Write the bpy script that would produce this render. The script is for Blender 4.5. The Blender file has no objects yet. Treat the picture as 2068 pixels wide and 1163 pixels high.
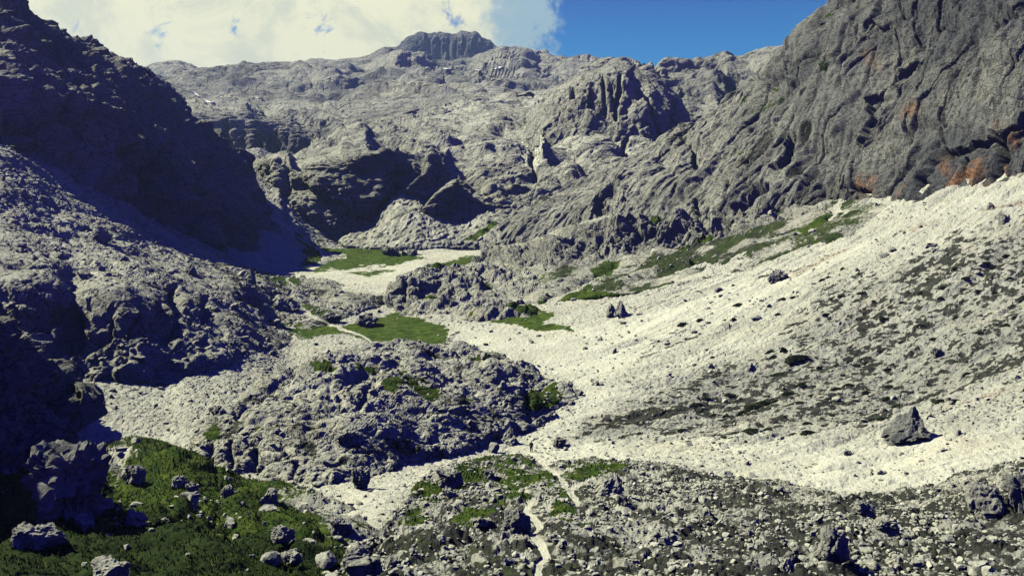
import bpy, bmesh, math, random, time
import numpy as np
from mathutils import Vector, Matrix, Quaternion
T0 = time.time()
random.seed(7)
rng = np.random.default_rng(11)
SC = bpy.context.scene
COL = SC.collection
F, CX, V0 = 1623.0, 1034.0, 470.0          # focal length and principal point, in photo pixels
F32 = np.float32

# ------------------------------------------------------------------ tags
def tag(o, label=None, cat=None, group=None, kind=None):
    if label: o['label'] = label
    if cat: o['category'] = cat
    if group: o['group'] = group
    if kind: o['kind'] = kind
    return o

# ------------------------------------------------------------------ noise
_L = rng.uniform(-1, 1, (64, 64, 64)).astype(F32)
_R = [np.array(Quaternion((random.gauss(0, 1), random.gauss(0, 1), random.gauss(0, 1), random.gauss(0, 1))).normalized().to_matrix(), dtype=F32) for _ in range(24)]

def vnoise(p):
    i = np.floor(p).astype(np.int32)
    f = (p - i).astype(F32)
    f = f * f * f * (f * (f * 6 - 15) + 10)
    i0 = i & 63
    i1 = (i + 1) & 63
    x0, y0, z0 = i0[..., 0], i0[..., 1], i0[..., 2]
    x1, y1, z1 = i1[..., 0], i1[..., 1], i1[..., 2]
    fx, fy, fz = f[..., 0], f[..., 1], f[..., 2]
    a = _L[x0, y0, z0] * (1 - fx) + _L[x1, y0, z0] * fx
    b = _L[x0, y1, z0] * (1 - fx) + _L[x1, y1, z0] * fx
    c = _L[x0, y0, z1] * (1 - fx) + _L[x1, y0, z1] * fx
    d = _L[x0, y1, z1] * (1 - fx) + _L[x1, y1, z1] * fx
    e = a * (1 - fy) + b * fy
    g = c * (1 - fy) + d * fy
    return e * (1 - fz) + g * fz

def sstep(a, b, x):
    t = np.clip((x - a) / (b - a), 0, 1)
    return t * t * (3 - 2 * t)

def octave(P, L, k):
    return vnoise((P @ _R[k % 24].T) / F32(L) + F32(17.3 * k + 3.1))

def fbm(P, L, n=3, gain=.5, k0=0):
    h = 0; a = 1.0
    for i in range(n):
        h = h + a * octave(P, L / 2 ** i, k0 + i); a *= gain
    return h

def rough(P, fp, L0, r, n, kind='billow', M=None, warp=.6, k0=0, lac=1.9, hurst=.9, crack=.55):
    """Rock roughness: n octaves from wavelength L0 down, slope r per octave; fp = metres per render pixel."""
    Q = P if M is None else (P @ np.array(M, dtype=F32).T)
    if warp:
        w = np.stack([octave(P, L0 * 1.3, k0 + 5), octave(P, L0 * 1.3, k0 + 9), octave(P, L0 * 1.3, k0 + 13)], -1)
        Q = Q + F32(warp * L0 * .5) * w
    h = np.zeros(P.shape[:-1], dtype=F32)
    L = L0
    for i in range(n):
        wgt = sstep(.9, 2.2, L / fp)
        if wgt.max() > 0:
            v = octave(Q, L, k0 + i)
            if kind == 'billow': v = np.abs(v) * 2.0 - .55
            elif kind == 'ridge': v = .55 - np.abs(v) * 2.0
            if kind == 'billow' and i > 0 and i % 2 == 1 and crack: v = v - crack * np.clip(1 - np.abs(octave(Q, L * 1.7, k0 + i + 6)) / .11, 0, 1)
        h += (wgt * r * L * (L / L0) ** (hurst - 1)).astype(F32) * v
        L /= lac
    return h

_J = rng.uniform(.15, .85, (32, 32, 32, 3)).astype(F32); _O = rng.uniform(-1, 1, (32, 32, 32)).astype(F32)
_T = rng.normal(size=(32, 32, 32, 3)).astype(F32); _T /= np.linalg.norm(_T, axis=-1, keepdims=True)
def facets(P, L, k=0, M=None, tilt=.9, step=.45):
    """broken rock: space cut into jittered cells, each with its own step and tilted face; about -.5 .. .5"""
    Q = (P if M is None else P @ np.array(M, dtype=F32).T) @ _R[(k + 3) % 24].T / F32(L)
    sh = Q.shape[:-1]; Q = Q.reshape(-1, 3)
    b = np.floor(Q - .5).astype(np.int32)
    wsum = np.zeros(len(Q), dtype=F32); out = np.zeros(len(Q), dtype=F32)
    for c in range(8):
        ce = b + np.array([c & 1, (c >> 1) & 1, c >> 2], dtype=np.int32); i = (ce + 7 * k) & 31
        d = Q - ce - _J[i[:, 0], i[:, 1], i[:, 2]]
        wt = np.exp(-22.0 * (d * d).sum(1)) + F32(1e-12); ii = (i[:, 0], i[:, 1], i[:, 2])
        out += wt * (step * _O[ii] + tilt * (d * _T[ii]).sum(1)); wsum += wt
    out /= wsum
    return out.reshape(sh)
def broken(S, L0, r, n=2, k=0, M=None):
    h = 0; L = L0
    for i in range(n):
        h = h + (r * L * sstep(1.2, 3, L / S['fp'])).astype(F32) * facets(S['P'], L, k + 5 * i, M); L /= 2.6
    return h

# ------------------------------------------------------------------ interpolation
def pchip(x, y, xq):
    x = np.asarray(x, float); y = np.asarray(y, float)
    if len(x) == 1: return np.full(np.shape(xq), y[0])
    h = np.diff(x); d = np.diff(y) / h
    m = np.zeros_like(y)
    if len(x) > 2:
        w1 = 2 * h[1:] + h[:-1]; w2 = h[1:] + 2 * h[:-1]
        ok = d[:-1] * d[1:] > 0
        with np.errstate(divide='ignore', invalid='ignore'):
            mm = (w1 + w2) / (w1 / d[:-1] + w2 / d[1:])
        m[1:-1] = np.where(ok, mm, 0)
    m[0] = d[0]; m[-1] = d[-1]
    q = np.clip(xq, x[0], x[-1])
    j = np.clip(np.searchsorted(x, q, side='right') - 1, 0, len(x) - 2)
    t = (q - x[j]) / h[j]
    return ((2*t**3-3*t**2+1)*y[j] + (t**3-2*t**2+t)*h[j]*m[j] + (-2*t**3+3*t**2)*y[j+1] + (t**3-t**2)*h[j]*m[j+1])

def seg_dist(u, v, poly):
    """distance (px) to an open polyline; also the signed side and the param 0..1"""
    best = np.full(u.shape, 1e9, dtype=F32); side = np.zeros(u.shape, dtype=F32); par = np.zeros(u.shape, dtype=F32)
    n = len(poly) - 1
    for i in range(n):
        (ax, ay), (bx, by) = poly[i][:2], poly[i + 1][:2]
        dx, dy = bx - ax, by - ay
        t = np.clip(((u - ax) * dx + (v - ay) * dy) / (dx * dx + dy * dy + 1e-9), 0, 1)
        ex, ey = u - ax - t * dx, v - ay - t * dy
        d = np.hypot(ex, ey)
        m = d < best
        best = np.where(m, d, best)
        side = np.where(m, np.sign(dx * ey - dy * ex), side)
        par = np.where(m, (i + t) / n, par)
    return best, side, par

def poly_sd(u, v, poly):
    """signed distance to a closed polygon, positive inside"""
    d, _, _ = seg_dist(u, v, list(poly) + [poly[0]])
    ins = np.zeros(u.shape, dtype=bool)
    n = len(poly)
    for i in range(n):
        x1, y1 = poly[i]; x2, y2 = poly[(i + 1) % n]
        if y1 == y2: continue
        c = ((y1 > v) != (y2 > v)) & (u < (x2 - x1) * (v - y1) / (y2 - y1) + x1)
        ins ^= c
    return np.where(ins, d, -d)

# ------------------------------------------------------------------ materials
def nt(mat):
    mat.use_nodes = True
    t = mat.node_tree; t.nodes.clear()
    return t
def node(t, typ, **kw):
    n = t.nodes.new(typ)
    for k, v in kw.items():
        if hasattr(n, k) and not k.startswith('i_'): setattr(n, k, v)
    return n
def mixc(t, fac, a, b, mode='MIX'):
    n = t.nodes.new('ShaderNodeMix'); n.data_type = 'RGBA'; n.blend_type = mode
    for s, v in ((n.inputs[0], fac), (n.inputs[6], a), (n.inputs[7], b)):
        if isinstance(v, bpy.types.NodeSocket): t.links.new(v, s)
        elif isinstance(v, (int, float)): s.default_value = v
        else: s.default_value = (*v, 1)
    return n.outputs[2]
def math_(t, op, a, b=0.0, clamp=False):
    n = t.nodes.new('ShaderNodeMath'); n.operation = op; n.use_clamp = clamp
    for s, v in ((n.inputs[0], a), (n.inputs[1], b)):
        if isinstance(v, bpy.types.NodeSocket): t.links.new(v, s)
        else: s.default_value = v
    return n.outputs[0]
def noise(t, vec, scale, detail=4, rough_=.6, dist=0.0):
    n = t.nodes.new('ShaderNodeTexNoise')
    t.links.new(vec, n.inputs['Vector'])
    n.inputs['Scale'].default_value = scale; n.inputs['Detail'].default_value = detail
    n.inputs['Roughness'].default_value = rough_; n.inputs['Distortion'].default_value = dist
    return n.outputs[0]
def ramp(t, fac, lo, hi):
    n = t.nodes.new('ShaderNodeMapRange'); n.clamp = True; n.interpolation_type = 'SMOOTHSTEP'
    t.links.new(fac, n.inputs[0]); n.inputs[1].default_value = lo; n.inputs[2].default_value = hi
    return n.outputs[0]
def attr(t, name):
    n = t.nodes.new('ShaderNodeAttribute'); n.attribute_name = name
    return n.outputs['Fac']

ROCK_LO = (.095, .100, .112); ROCK_HI = (.60, .60, .53)
def terrain_mat(name, scale, bump_d, bump_s=1.0, mottled=.5, joints=0.0):
    m = bpy.data.materials.new(name); t = nt(m)
    out = node(t, 'ShaderNodeOutputMaterial'); bs = node(t, 'ShaderNodeBsdfPrincipled')
    bs.inputs['Roughness'].default_value = .95
    bs.inputs['Specular IOR Level'].default_value = .12
    geo = node(t, 'ShaderNodeTexCoord'); P = geo.outputs['Object']
    n1 = noise(t, P, scale * .16, 5, .62)
    n2 = noise(t, P, scale, 6, .68)
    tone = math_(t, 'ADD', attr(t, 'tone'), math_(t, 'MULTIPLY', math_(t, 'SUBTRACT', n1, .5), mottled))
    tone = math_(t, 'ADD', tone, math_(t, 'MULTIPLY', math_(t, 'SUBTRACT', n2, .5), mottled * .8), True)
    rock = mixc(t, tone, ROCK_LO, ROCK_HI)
    crack = None
    if joints:                                         # open joints and bedding cracks, filled with dark soil
        nd = t.nodes.new('ShaderNodeTexNoise'); t.links.new(P, nd.inputs['Vector']); nd.inputs['Scale'].default_value = scale * .5; nd.inputs['Detail'].default_value = 3
        vs = t.nodes.new('ShaderNodeVectorMath'); vs.operation = 'SCALE'; vs.inputs['Scale'].default_value = 2.2 / scale
        t.links.new(nd.outputs['Color'], vs.inputs[0])
        va = t.nodes.new('ShaderNodeVectorMath'); va.operation = 'ADD'; t.links.new(P, va.inputs[0]); t.links.new(vs.outputs[0], va.inputs[1])
        mp = t.nodes.new('ShaderNodeMapping'); mp.inputs['Rotation'].default_value = (.35, .5, .2); mp.inputs['Scale'].default_value = (.55, .8, 1.35); t.links.new(va.outputs[0], mp.inputs[0])
        for sc_, wd in ((.16, .030), (.48, .055)):
            vo = t.nodes.new('ShaderNodeTexVoronoi'); vo.feature = 'DISTANCE_TO_EDGE'; t.links.new(mp.outputs[0], vo.inputs['Vector']); vo.inputs['Scale'].default_value = scale * sc_
            c_ = math_(t, 'SUBTRACT', 1.0, ramp(t, vo.outputs['Distance'], 0.0, wd))
            crack = c_ if crack is None else math_(t, 'MAXIMUM', crack, math_(t, 'MULTIPLY', c_, ramp(t, n1, .42, .6)))
        rock = mixc(t, math_(t, 'MULTIPLY', crack, joints), rock, (.035, .034, .034))
    # weathering: warm and cold patches of lichen and fresh stone
    rock = mixc(t, math_(t, 'MULTIPLY', ramp(t, noise(t, P, scale * .05, 4, .6), .5, .72), .3), rock, (1.0, .9, .76), 'MULTIPLY')
    rustc = mixc(t, ramp(t, n2, .35, .65), (.15, .075, .048), (.30, .17, .105))
    rock = mixc(t, math_(t, 'MULTIPLY', attr(t, 'rust'), ramp(t, n1, .3, .55), True), rock, rustc)
    gcol = mixc(t, ramp(t, noise(t, P, scale * .3, 4, .6), .35, .68), (.026, .060, .009), (.078, .116, .017))
    gcol = mixc(t, ramp(t, n2, .45, .8), gcol, (.024, .032, .012))
    gcol = mixc(t, math_(t, 'MULTIPLY', ramp(t, noise(t, P, scale * .55, 5, .68), .54, .70), .6), gcol, (.13, .115, .036))
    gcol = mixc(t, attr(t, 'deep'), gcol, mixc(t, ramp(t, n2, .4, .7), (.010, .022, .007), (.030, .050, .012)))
    hcol = mixc(t, ramp(t, n2, .4, .7), (.008, .010, .011), (.032, .036, .029))
    g = attr(t, 'grass'); v = attr(t, 'heath')
    col = mixc(t, math_(t, 'MULTIPLY', ramp(t, math_(t, 'ADD', v, math_(t, 'MULTIPLY', math_(t, 'SUBTRACT', n2, .5), .9)), .38, .62), .92), rock, hcol)
    col = mixc(t, ramp(t, math_(t, 'ADD', g, math_(t, 'MULTIPLY', math_(t, 'SUBTRACT', n2, .5), 1.1)), .4, .58), col, gcol)
    t.links.new(col, bs.inputs['Base Color'])
    nb = noise(t, P, scale * 1.7, 6, .72)
    hgt = math_(t, 'ADD', nb, math_(t, 'MULTIPLY', math_(t, 'ABSOLUTE', math_(t, 'SUBTRACT', noise(t, P, scale * .7, 5, .65), .5)), 2.2))
    if crack is not None: hgt = math_(t, 'SUBTRACT', hgt, math_(t, 'MULTIPLY', crack, .7))
    b = node(t, 'ShaderNodeBump'); b.inputs['Strength'].default_value = bump_s; b.inputs['Distance'].default_value = bump_d
    t.links.new(hgt, b.inputs['Height']); t.links.new(b.outputs[0], bs.inputs['Normal'])
    t.links.new(bs.outputs[0], out.inputs['Surface'])
    return m

MAT = {
    'near': terrain_mat('near_limestone', 2.2, .16),
    'mid': terrain_mat('valley_limestone', 1.1, .40, 1.0, .5, .55),
    'scree': terrain_mat('scree_gravel', 1.4, .16, 1.0, .38),
    'far': terrain_mat('mountain_limestone', .42, .95, 1.0, .5, .55),
    'vfar': terrain_mat('plateau_limestone', .14, 2.8, 1.0, .5, .45),
}

def mesh_from(name, co, faces, mat=None, attrs=None, smooth=False):
    me = bpy.data.meshes.new(name)
    n, nf = len(co), len(faces); k = faces.shape[1]
    me.vertices.add(n); me.vertices.foreach_set('co', np.ascontiguousarray(co, dtype=F32).ravel())
    me.loops.add(nf * k); me.loops.foreach_set('vertex_index', np.ascontiguousarray(faces, dtype=np.int32).ravel())
    me.polygons.add(nf); me.polygons.foreach_set('loop_start', np.arange(0, nf * k, k, dtype=np.int32))
    me.polygons.foreach_set('loop_total', np.full(nf, k, dtype=np.int32))
    me.polygons.foreach_set('use_smooth', np.full(nf, smooth, dtype=bool))
    for a, arr in (attrs or {}).items():
        at = me.attributes.new(a, 'FLOAT', 'POINT'); at.data.foreach_set('value', np.ascontiguousarray(arr, dtype=F32).ravel())
    if mat: me.materials.append(mat)
    me.update()
    return me

def link(name, me, parent=None):
    o = bpy.data.objects.new(name, me); COL.objects.link(o)
    if parent is not None: o.parent = parent
    return o

# ------------------------------------------------------------------ terrain sheets
SHEETS = {}
def sheet(name, rows, shape, mat='mid', du=1.8, dv=1.5, ends=None, zones=(), label=None, cat=None, kind='structure', objname=None):
    """A landform lofted through contour lines. rows: lists of (u, v, Y): bearing, elevation (photo px) and distance (m) of
    surveyed points, from foot over brow and crest to the back. shape(S) returns displacement and the stone/plant masks."""
    umin = max(min(p[0] for p in r) for r in rows); umax = min(max(p[0] for p in r) for r in rows)
    us = np.concatenate([np.arange(-420, -40, 9.0), np.arange(-40, 2108, du), np.arange(2108, 2560, 9.0)])
    us = us[(us >= umin) & (us <= umax)]
    V = np.stack([pchip([p[0] for p in r], [p[1] for p in r], us) for r in rows])
    LY = np.stack([pchip([p[0] for p in r], [math.log(p[2]) for p in r], us) for r in rows])
    if ends:
        w = np.ones_like(us)
        if ends[0]: w *= sstep(0, ends[0], us - us[0])
        if ends[1]: w *= sstep(0, ends[1], us[-1] - us)
        w = np.sqrt(w)
        V = V[0] + (V - V[0]) * w; LY = LY[0] + (LY - LY[0]) * w
    ts = [np.array([0.0])]
    ib = (us > -60) & (us < 2130)
    for k in range(len(rows) - 1):
        span = np.abs(np.diff(V[k:k + 2], axis=0))[0]
        span = span[ib].max() if ib.any() else span.max()
        nseg = int(np.clip(math.ceil(span / dv), 5, 420))
        if V[k + 1].mean() > V[k].mean() + 8: nseg = min(nseg, 24)       # back slopes need few rows
        ts.append(k + np.arange(1, nseg + 1) / nseg)
    t = np.concatenate(ts)
    kk = np.arange(len(rows), dtype=float)
    # column-wise monotone interpolation, vectorised over u
    def across(A):
        d = np.diff(A, axis=0); m = np.zeros_like(A)
        ok = d[:-1] * d[1:] > 0
        with np.errstate(divide='ignore', invalid='ignore'):
            m[1:-1] = np.where(ok, 2 / (1 / d[:-1] + 1 / d[1:]), 0)
        m[0] = d[0]; m[-1] = d[-1]
        j = np.clip(np.floor(t).astype(int), 0, len(A) - 2); q = (t - j)[:, None]
        return ((2*q**3-3*q**2+1)*A[j] + (q**3-2*q**2+q)*m[j] + (-2*q**3+3*q**2)*A[j+1] + (q**3-q**2)*m[j+1])
    v = across(V).astype(F32); Y = np.exp(across(LY)).astype(F32)
    u = np.broadcast_to(us.astype(F32), v.shape)
    P = np.stack([(u - CX) / F * Y, Y, (V0 - v) / F * Y], -1).astype(F32)
    N = np.cross(np.gradient(P, axis=1), np.gradient(P, axis=0))
    N /= np.linalg.norm(N, axis=-1, keepdims=True) + 1e-9
    S = dict(u=u, v=v, Y=Y, P=P, N=N.astype(F32), fp=Y / 803.0, tt=np.broadcast_to(t[:, None].astype(F32), v.shape), z=np.zeros_like(v))
    r = shape(S)
    P2 = P + S['N'] * r['h'][..., None]
    if 'dz' in r: P2[..., 2] += r['dz']
    nr, nc = v.shape
    idx = np.arange(nr * nc, dtype=np.int32).reshape(nr, nc)
    q = np.stack([idx[:-1, :-1], idx[:-1, 1:], idx[1:, 1:], idx[1:, :-1]], -1).reshape(-1, 4)
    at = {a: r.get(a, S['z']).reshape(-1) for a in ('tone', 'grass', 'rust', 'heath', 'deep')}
    co = P2.reshape(-1, 3)
    zone = np.zeros(len(q), dtype=np.int8)
    for zi, z in enumerate(zones):
        mk = r[z['mask']].reshape(-1)
        zone[mk[q].mean(1) > .5] = zi + 1
    allz = [dict(name=objname or name, label=label, cat=cat, kind=kind)] + list(zones)
    for zi, z in enumerate(allz):
        f = q[zone == zi]
        if len(f) < 6: continue
        used, inv = np.unique(f, return_inverse=True)
        me = mesh_from(z['name'], co[used], inv.reshape(-1, 4), MAT[z.get('mat', mat)], {a: b[used] for a, b in at.items()})
        tag(link(z['name'], me), z['label'], z['cat'], None, z.get('kind', 'structure'))
    N2 = np.cross(np.gradient(P2, axis=1), np.gradient(P2, axis=0))
    area = np.linalg.norm(N2, axis=-1); N2 = N2 / (area[..., None] + 1e-9)
    SHEETS[name] = dict(P=P2, N=N2.astype(F32), area=area, u=u, v=v, Y=Y, **{k: r[k] for k in r if k not in ('h', 'dz')})
    print('sheet %s %dx%d  %.1fs' % (name, nr, nc, time.time() - T0))

def row(*p): return list(p)
def shift(r, dv, dy): return [(a, b + dv, c + dy) for a, b, c in r]
def scaled(r, dv, k): return [(a, b + dv, c * k) for a, b, c in r]

def edge_uv(S, px=6.0, L=None):
    """photo-plane coordinates wobbled by noise in the ground itself, for natural outlines of patches"""
    Lw = (S['fp'] * 14).mean() if L is None else L
    a = fbm(S['P'], Lw, 3, .55, 3); b = fbm(S['P'], Lw, 3, .55, 11)
    return S['u'] + px * a, S['v'] + px * .6 * b

def patches(S, polys, soft=3.0, px=6.0, L=None):
    soft = soft * 1.8; px = px * 1.3
    uu, vv = edge_uv(S, px, L)
    out = np.zeros_like(S['v'])
    for p in polys:
        xs = [a for a, _ in p]; ys = [b for _, b in p]; mg = px * 2 + soft * 2 + 4
        m = (uu > min(xs) - mg) & (uu < max(xs) + mg) & (vv > min(ys) - mg) & (vv < max(ys) + mg)
        if m.any():
            out[m] = np.maximum(out[m], sstep(-soft, soft, poly_sd(uu[m], vv[m], p)))
    return out

def lines(S, items, px=1.5):
    """items: (polyline, width0, width1) -> mask 0..1 of strips along the lines"""
    uu, vv = edge_uv(S, px)
    out = np.zeros_like(S['v'])
    for pl, w0, w1 in items:
        xs = [a for a, _ in pl]; ys = [b for _, b in pl]; mg = max(w0, w1) * 2 + 6
        m = (uu > min(xs) - mg) & (uu < max(xs) + mg) & (vv > min(ys) - mg) & (vv < max(ys) + mg)
        if m.any():
            d, _, par = seg_dist(uu[m], vv[m], pl)
            w = w0 + (w1 - w0) * par
            out[m] = np.maximum(out[m], 1 - sstep(w * .42, w * .62, d))
    return out

def carve(S, items, px=3.0):
    """cracks, gullies, ribs and overhangs. (kind, polyline, width px, depth m): 'crack' v-groove (negative = rib),
    'hollow' a niche that starts sharply at the line and fades on its right-hand side (walking along the line)"""
    uu, vv = edge_uv(S, px)
    h = np.zeros_like(S['v'])
    for kind, pl, w, dep in items:
        xs = [a for a, _ in pl]; ys = [b for _, b in pl]; mg = w * 4 + px * 2
        m = (uu > min(xs) - mg) & (uu < max(xs) + mg) & (vv > min(ys) - mg) & (vv < max(ys) + mg)
        if not m.any(): continue
        d, s, par = seg_dist(uu[m], vv[m], pl)
        fade = sstep(0, .15, par) * sstep(0, .15, 1 - par) if kind == 'hollow' else sstep(-.01, .06, par) * sstep(-.01, .06, 1 - par)
        if kind == 'crack': h[m] -= dep * fade * np.exp(-(d / w) ** 2)
        else: h[m] -= dep * fade * np.where(s > 0, np.exp(-(d / w) ** 1.5), np.exp(-(d / 1.5) ** 2))
    return h

# ================================================================== LANDFORMS
PATH_NEAR = [[(1086, 1190), (1086, 1163), (1089, 1138), (1103, 1124), (1093, 1107), (1075, 1086), (1089, 1066), (1079, 1050), (1058, 1036), (1072, 1017), (1082, 1004)],
             [(1166, 1016), (1158, 1000), (1144, 983), (1127, 962), (1106, 945), (1082, 929)], [(1156, 982), (1172, 974), (1196, 963)]]
PATH_MID = [([(775, 700), (749, 687), (728, 676), (691, 664), (662, 654), (641, 645), (626, 635), (608, 620), (596, 608), (583, 598), (592, 583), (589, 573), (578, 566), (587, 560)], 5, 3.5),
            ([(628, 642), (605, 650), (583, 660), (575, 672), (584, 680)], 3.4, 2.2), ([(583, 660), (556, 655), (530, 650)], 2.6, 1.4)]
PATH_FAR = [([(600, 556), (633, 542), (651, 531), (654, 519), (645, 505), (622, 490), (600, 478), (592, 470), (575, 455), (550, 440), (528, 427)], 6, 2.6)]

# ---- far tower
def sh_peak(S):
    P, fp = S['P'], S['fp']
    h = rough(P, fp, 160, .07, 2, 'billow', M=[[1, 0, 0], [0, 1, 0], [0, 0, .18]], k0=2)
    h += rough(P, fp, 60, .13, 4, 'billow', M=[[1, 0, 0], [0, 1, 0], [0, 0, .25]], k0=4)
    h += carve(S, [('crack', [(888, 82), (886, 122)], 3, 40), ('crack', [(940, 74), (935, 115)], 3, 40), ('crack', [(905, 80), (908, 122)], 2.5, 30),
                   ('crack', [(962, 74), (955, 108)], 3, 45), ('crack', [(866, 82), (868, 112)], 3, 30), ('crack', [(922, 80), (920, 122)], 2, 30)], 2)
    return dict(h=h, tone=.10 + .12 * fbm(P, 120, 3))
sheet('tower', [row((770, 150, 2650), (880, 150, 2640), (960, 150, 2640), (1050, 150, 2650)),
                row((770, 122, 2680), (880, 128, 2650), (930, 128, 2650), (1050, 122, 2680)),
                row((770, 112, 2700), (800, 103, 2720), (816, 94, 2720), (834, 82, 2720), (850, 79, 2720), (885, 77, 2715), (921, 82, 2715), (936, 76, 2715), (958, 73, 2715), (972, 78, 2715), (990, 83, 2720), (1003, 95, 2720), (1010, 106, 2720), (1050, 118, 2700)),
                row((770, 110, 2760), (800, 101, 2790), (816, 91, 2790), (834, 78, 2790), (850, 74.5, 2800), (885, 73, 2800), (921, 77, 2800), (936, 72, 2800), (958, 69.5, 2800), (972, 75, 2790), (990, 79, 2790), (1003, 92, 2790), (1010, 104, 2790), (1050, 117, 2760)),
                row((770, 160, 3100), (1050, 160, 3100))],
      sh_peak, 'vfar', label='blue grey flat topped rock tower standing on the skyline under the cloud edge', cat='mountain', objname='summit')

# ---- high plateau skyline
def sh_plateau(S):
    P, fp = S['P'], S['fp']
    sk = 1 - .55 * sstep(3.2, 3.9, S['tt'])
    h = sk * rough(P, fp, 230, .13, 2, 'billow', M=[[.6, .2, 0], [0, 1, 0], [0, 0, 1.2]], warp=.8, k0=1)
    h += sk * (rough(P, fp, 70, .14, 4, 'billow', M=[[.5, .2, 0], [0, 1, 0], [0, 0, 1.4]], warp=.9, k0=6) + broken(S, 34, .16, 2, 6, [[.3, .15, 0], [0, .8, 0], [0, 0, 1.4]]))
    h += carve(S, [('hollow', [(1050, 175), (985, 150), (930, 140)], 20, 24), ('hollow', [(960, 192), (880, 160), (800, 145)], 26, 34), ('hollow', [(900, 124), (868, 112), (830, 110)], 12, 16),
                   ('hollow', [(1095, 128), (1060, 106), (1030, 106)], 14, 34), ('hollow', [(1165, 138), (1120, 122), (1105, 122)], 10, 26), ('hollow', [(520, 160), (430, 152), (360, 150)], 14, 20)], 6)
    return dict(h=h, tone=.46 + .22 * fbm(P, 150, 4, .6, 2))
sheet('plateau', [row((240, 300, 1180), (1260, 250, 1120)),
                  row((240, 245, 1240), (400, 226, 1200), (640, 225, 1150), (800, 215, 1150), (1000, 205, 1150), (1260, 205, 1150)),
                  row((240, 200, 1420), (340, 195, 1420), (500, 190, 1400), (640, 190, 1400), (740, 193, 1420), (850, 196, 1350), (960, 190, 1350), (1060, 180, 1400), (1260, 185, 1400)),
                  row((240, 170, 1600), (340, 165, 1620), (450, 165, 1620), (600, 160, 1650), (740, 150, 1640), (850, 152, 1600), (960, 158, 1620), (1060, 150, 1700), (1260, 165, 1600)),
                  row((240, 172, 1800), (292, 147, 1820), (330, 132, 1840), (360, 128, 1850), (380, 130, 1850), (410, 136, 1850), (450, 132, 1880), (520, 128, 1900), (600, 128, 1900), (680, 124, 1900), (740, 117, 1900), (765, 105, 1880), (785, 101, 1880), (805, 102, 1880), (840, 103, 1880), (862, 112, 1880), (885, 124, 1980), (915, 127, 2050), (940, 121, 2050), (965, 112, 2000), (985, 107, 2000), (1003, 100, 2000), (1013, 98, 2000), (1022, 102, 2000), (1040, 100, 2000), (1056, 104, 1980), (1075, 113, 1960), (1092, 121, 1950), (1103, 115, 1950), (1120, 116, 1950), (1150, 121, 1950), (1168, 133, 1950), (1185, 138, 1950), (1260, 143, 1950)),
                  row((240, 230, 2300), (1260, 230, 2300))],
      sh_plateau, 'vfar', label='bluish grey bare limestone plateau rising in rounded terraces to the skyline', cat='plateau', objname='plateau')

# ---- cirque wall and lit bench above the notch
def sh_cirque(S):
    P, fp = S['P'], S['fp']
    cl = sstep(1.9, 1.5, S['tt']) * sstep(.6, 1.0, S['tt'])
    h = rough(P, fp, 60, .11, 6, 'billow', M=[[.4, .2, 0], [0, .8, 0], [0, 0, 1.4]], k0=3) + broken(S, 14, .16, 2, 3, [[.35, .2, 0], [0, .8, 0], [0, 0, 1.4]])
    h += cl * rough(P, fp, 50, .16, 4, 'billow', M=[[1, 0, 0], [0, 1, 0], [0, 0, .25]], k0=8)
    h += carve(S, [('crack', [(455, 240), (462, 300)], 6, 14), ('crack', [(522, 262), (520, 320)], 6, 12), ('crack', [(552, 262), (552, 320)], 8, 14), ('hollow', [(640, 262), (600, 246), (500, 240)], 30, 16),
                   ('hollow', [(560, 222), (530, 217), (500, 220)], 9, 10), ('hollow', [(660, 238), (620, 236), (590, 242)], 9, 12)], 5)
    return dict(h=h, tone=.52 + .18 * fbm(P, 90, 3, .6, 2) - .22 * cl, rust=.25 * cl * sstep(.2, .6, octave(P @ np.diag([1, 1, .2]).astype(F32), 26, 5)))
sheet('cirque', [row((300, 345, 890), (720, 345, 880), (860, 300, 880), (1180, 260, 900)),
                 row((300, 325, 900), (720, 320, 890), (860, 285, 890), (1180, 250, 900)),
                 row((300, 240, 915), (400, 238, 915), (450, 238, 915), (520, 244, 920), (600, 256, 925), (660, 262, 925), (740, 260, 925), (860, 240, 930), (1180, 230, 930)),
                 row((300, 215, 1010), (380, 215, 1010), (450, 222, 990), (520, 216, 1010), (640, 216, 1040), (760, 210, 1060), (860, 204, 1060), (1000, 197, 1060), (1180, 190, 1060)),
                 row((300, 203, 1160), (400, 205, 1170), (520, 205, 1180), (640, 203, 1190), (740, 202, 1180), (850, 200, 1160), (1000, 193, 1160), (1180, 188, 1160)),
                 row((300, 260, 1350), (1180, 260, 1350))],
      sh_cirque, 'vfar', label='dark shaded cliff with a sunlit bench above the narrow notch', cat='cliff', objname='cliff')

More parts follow.
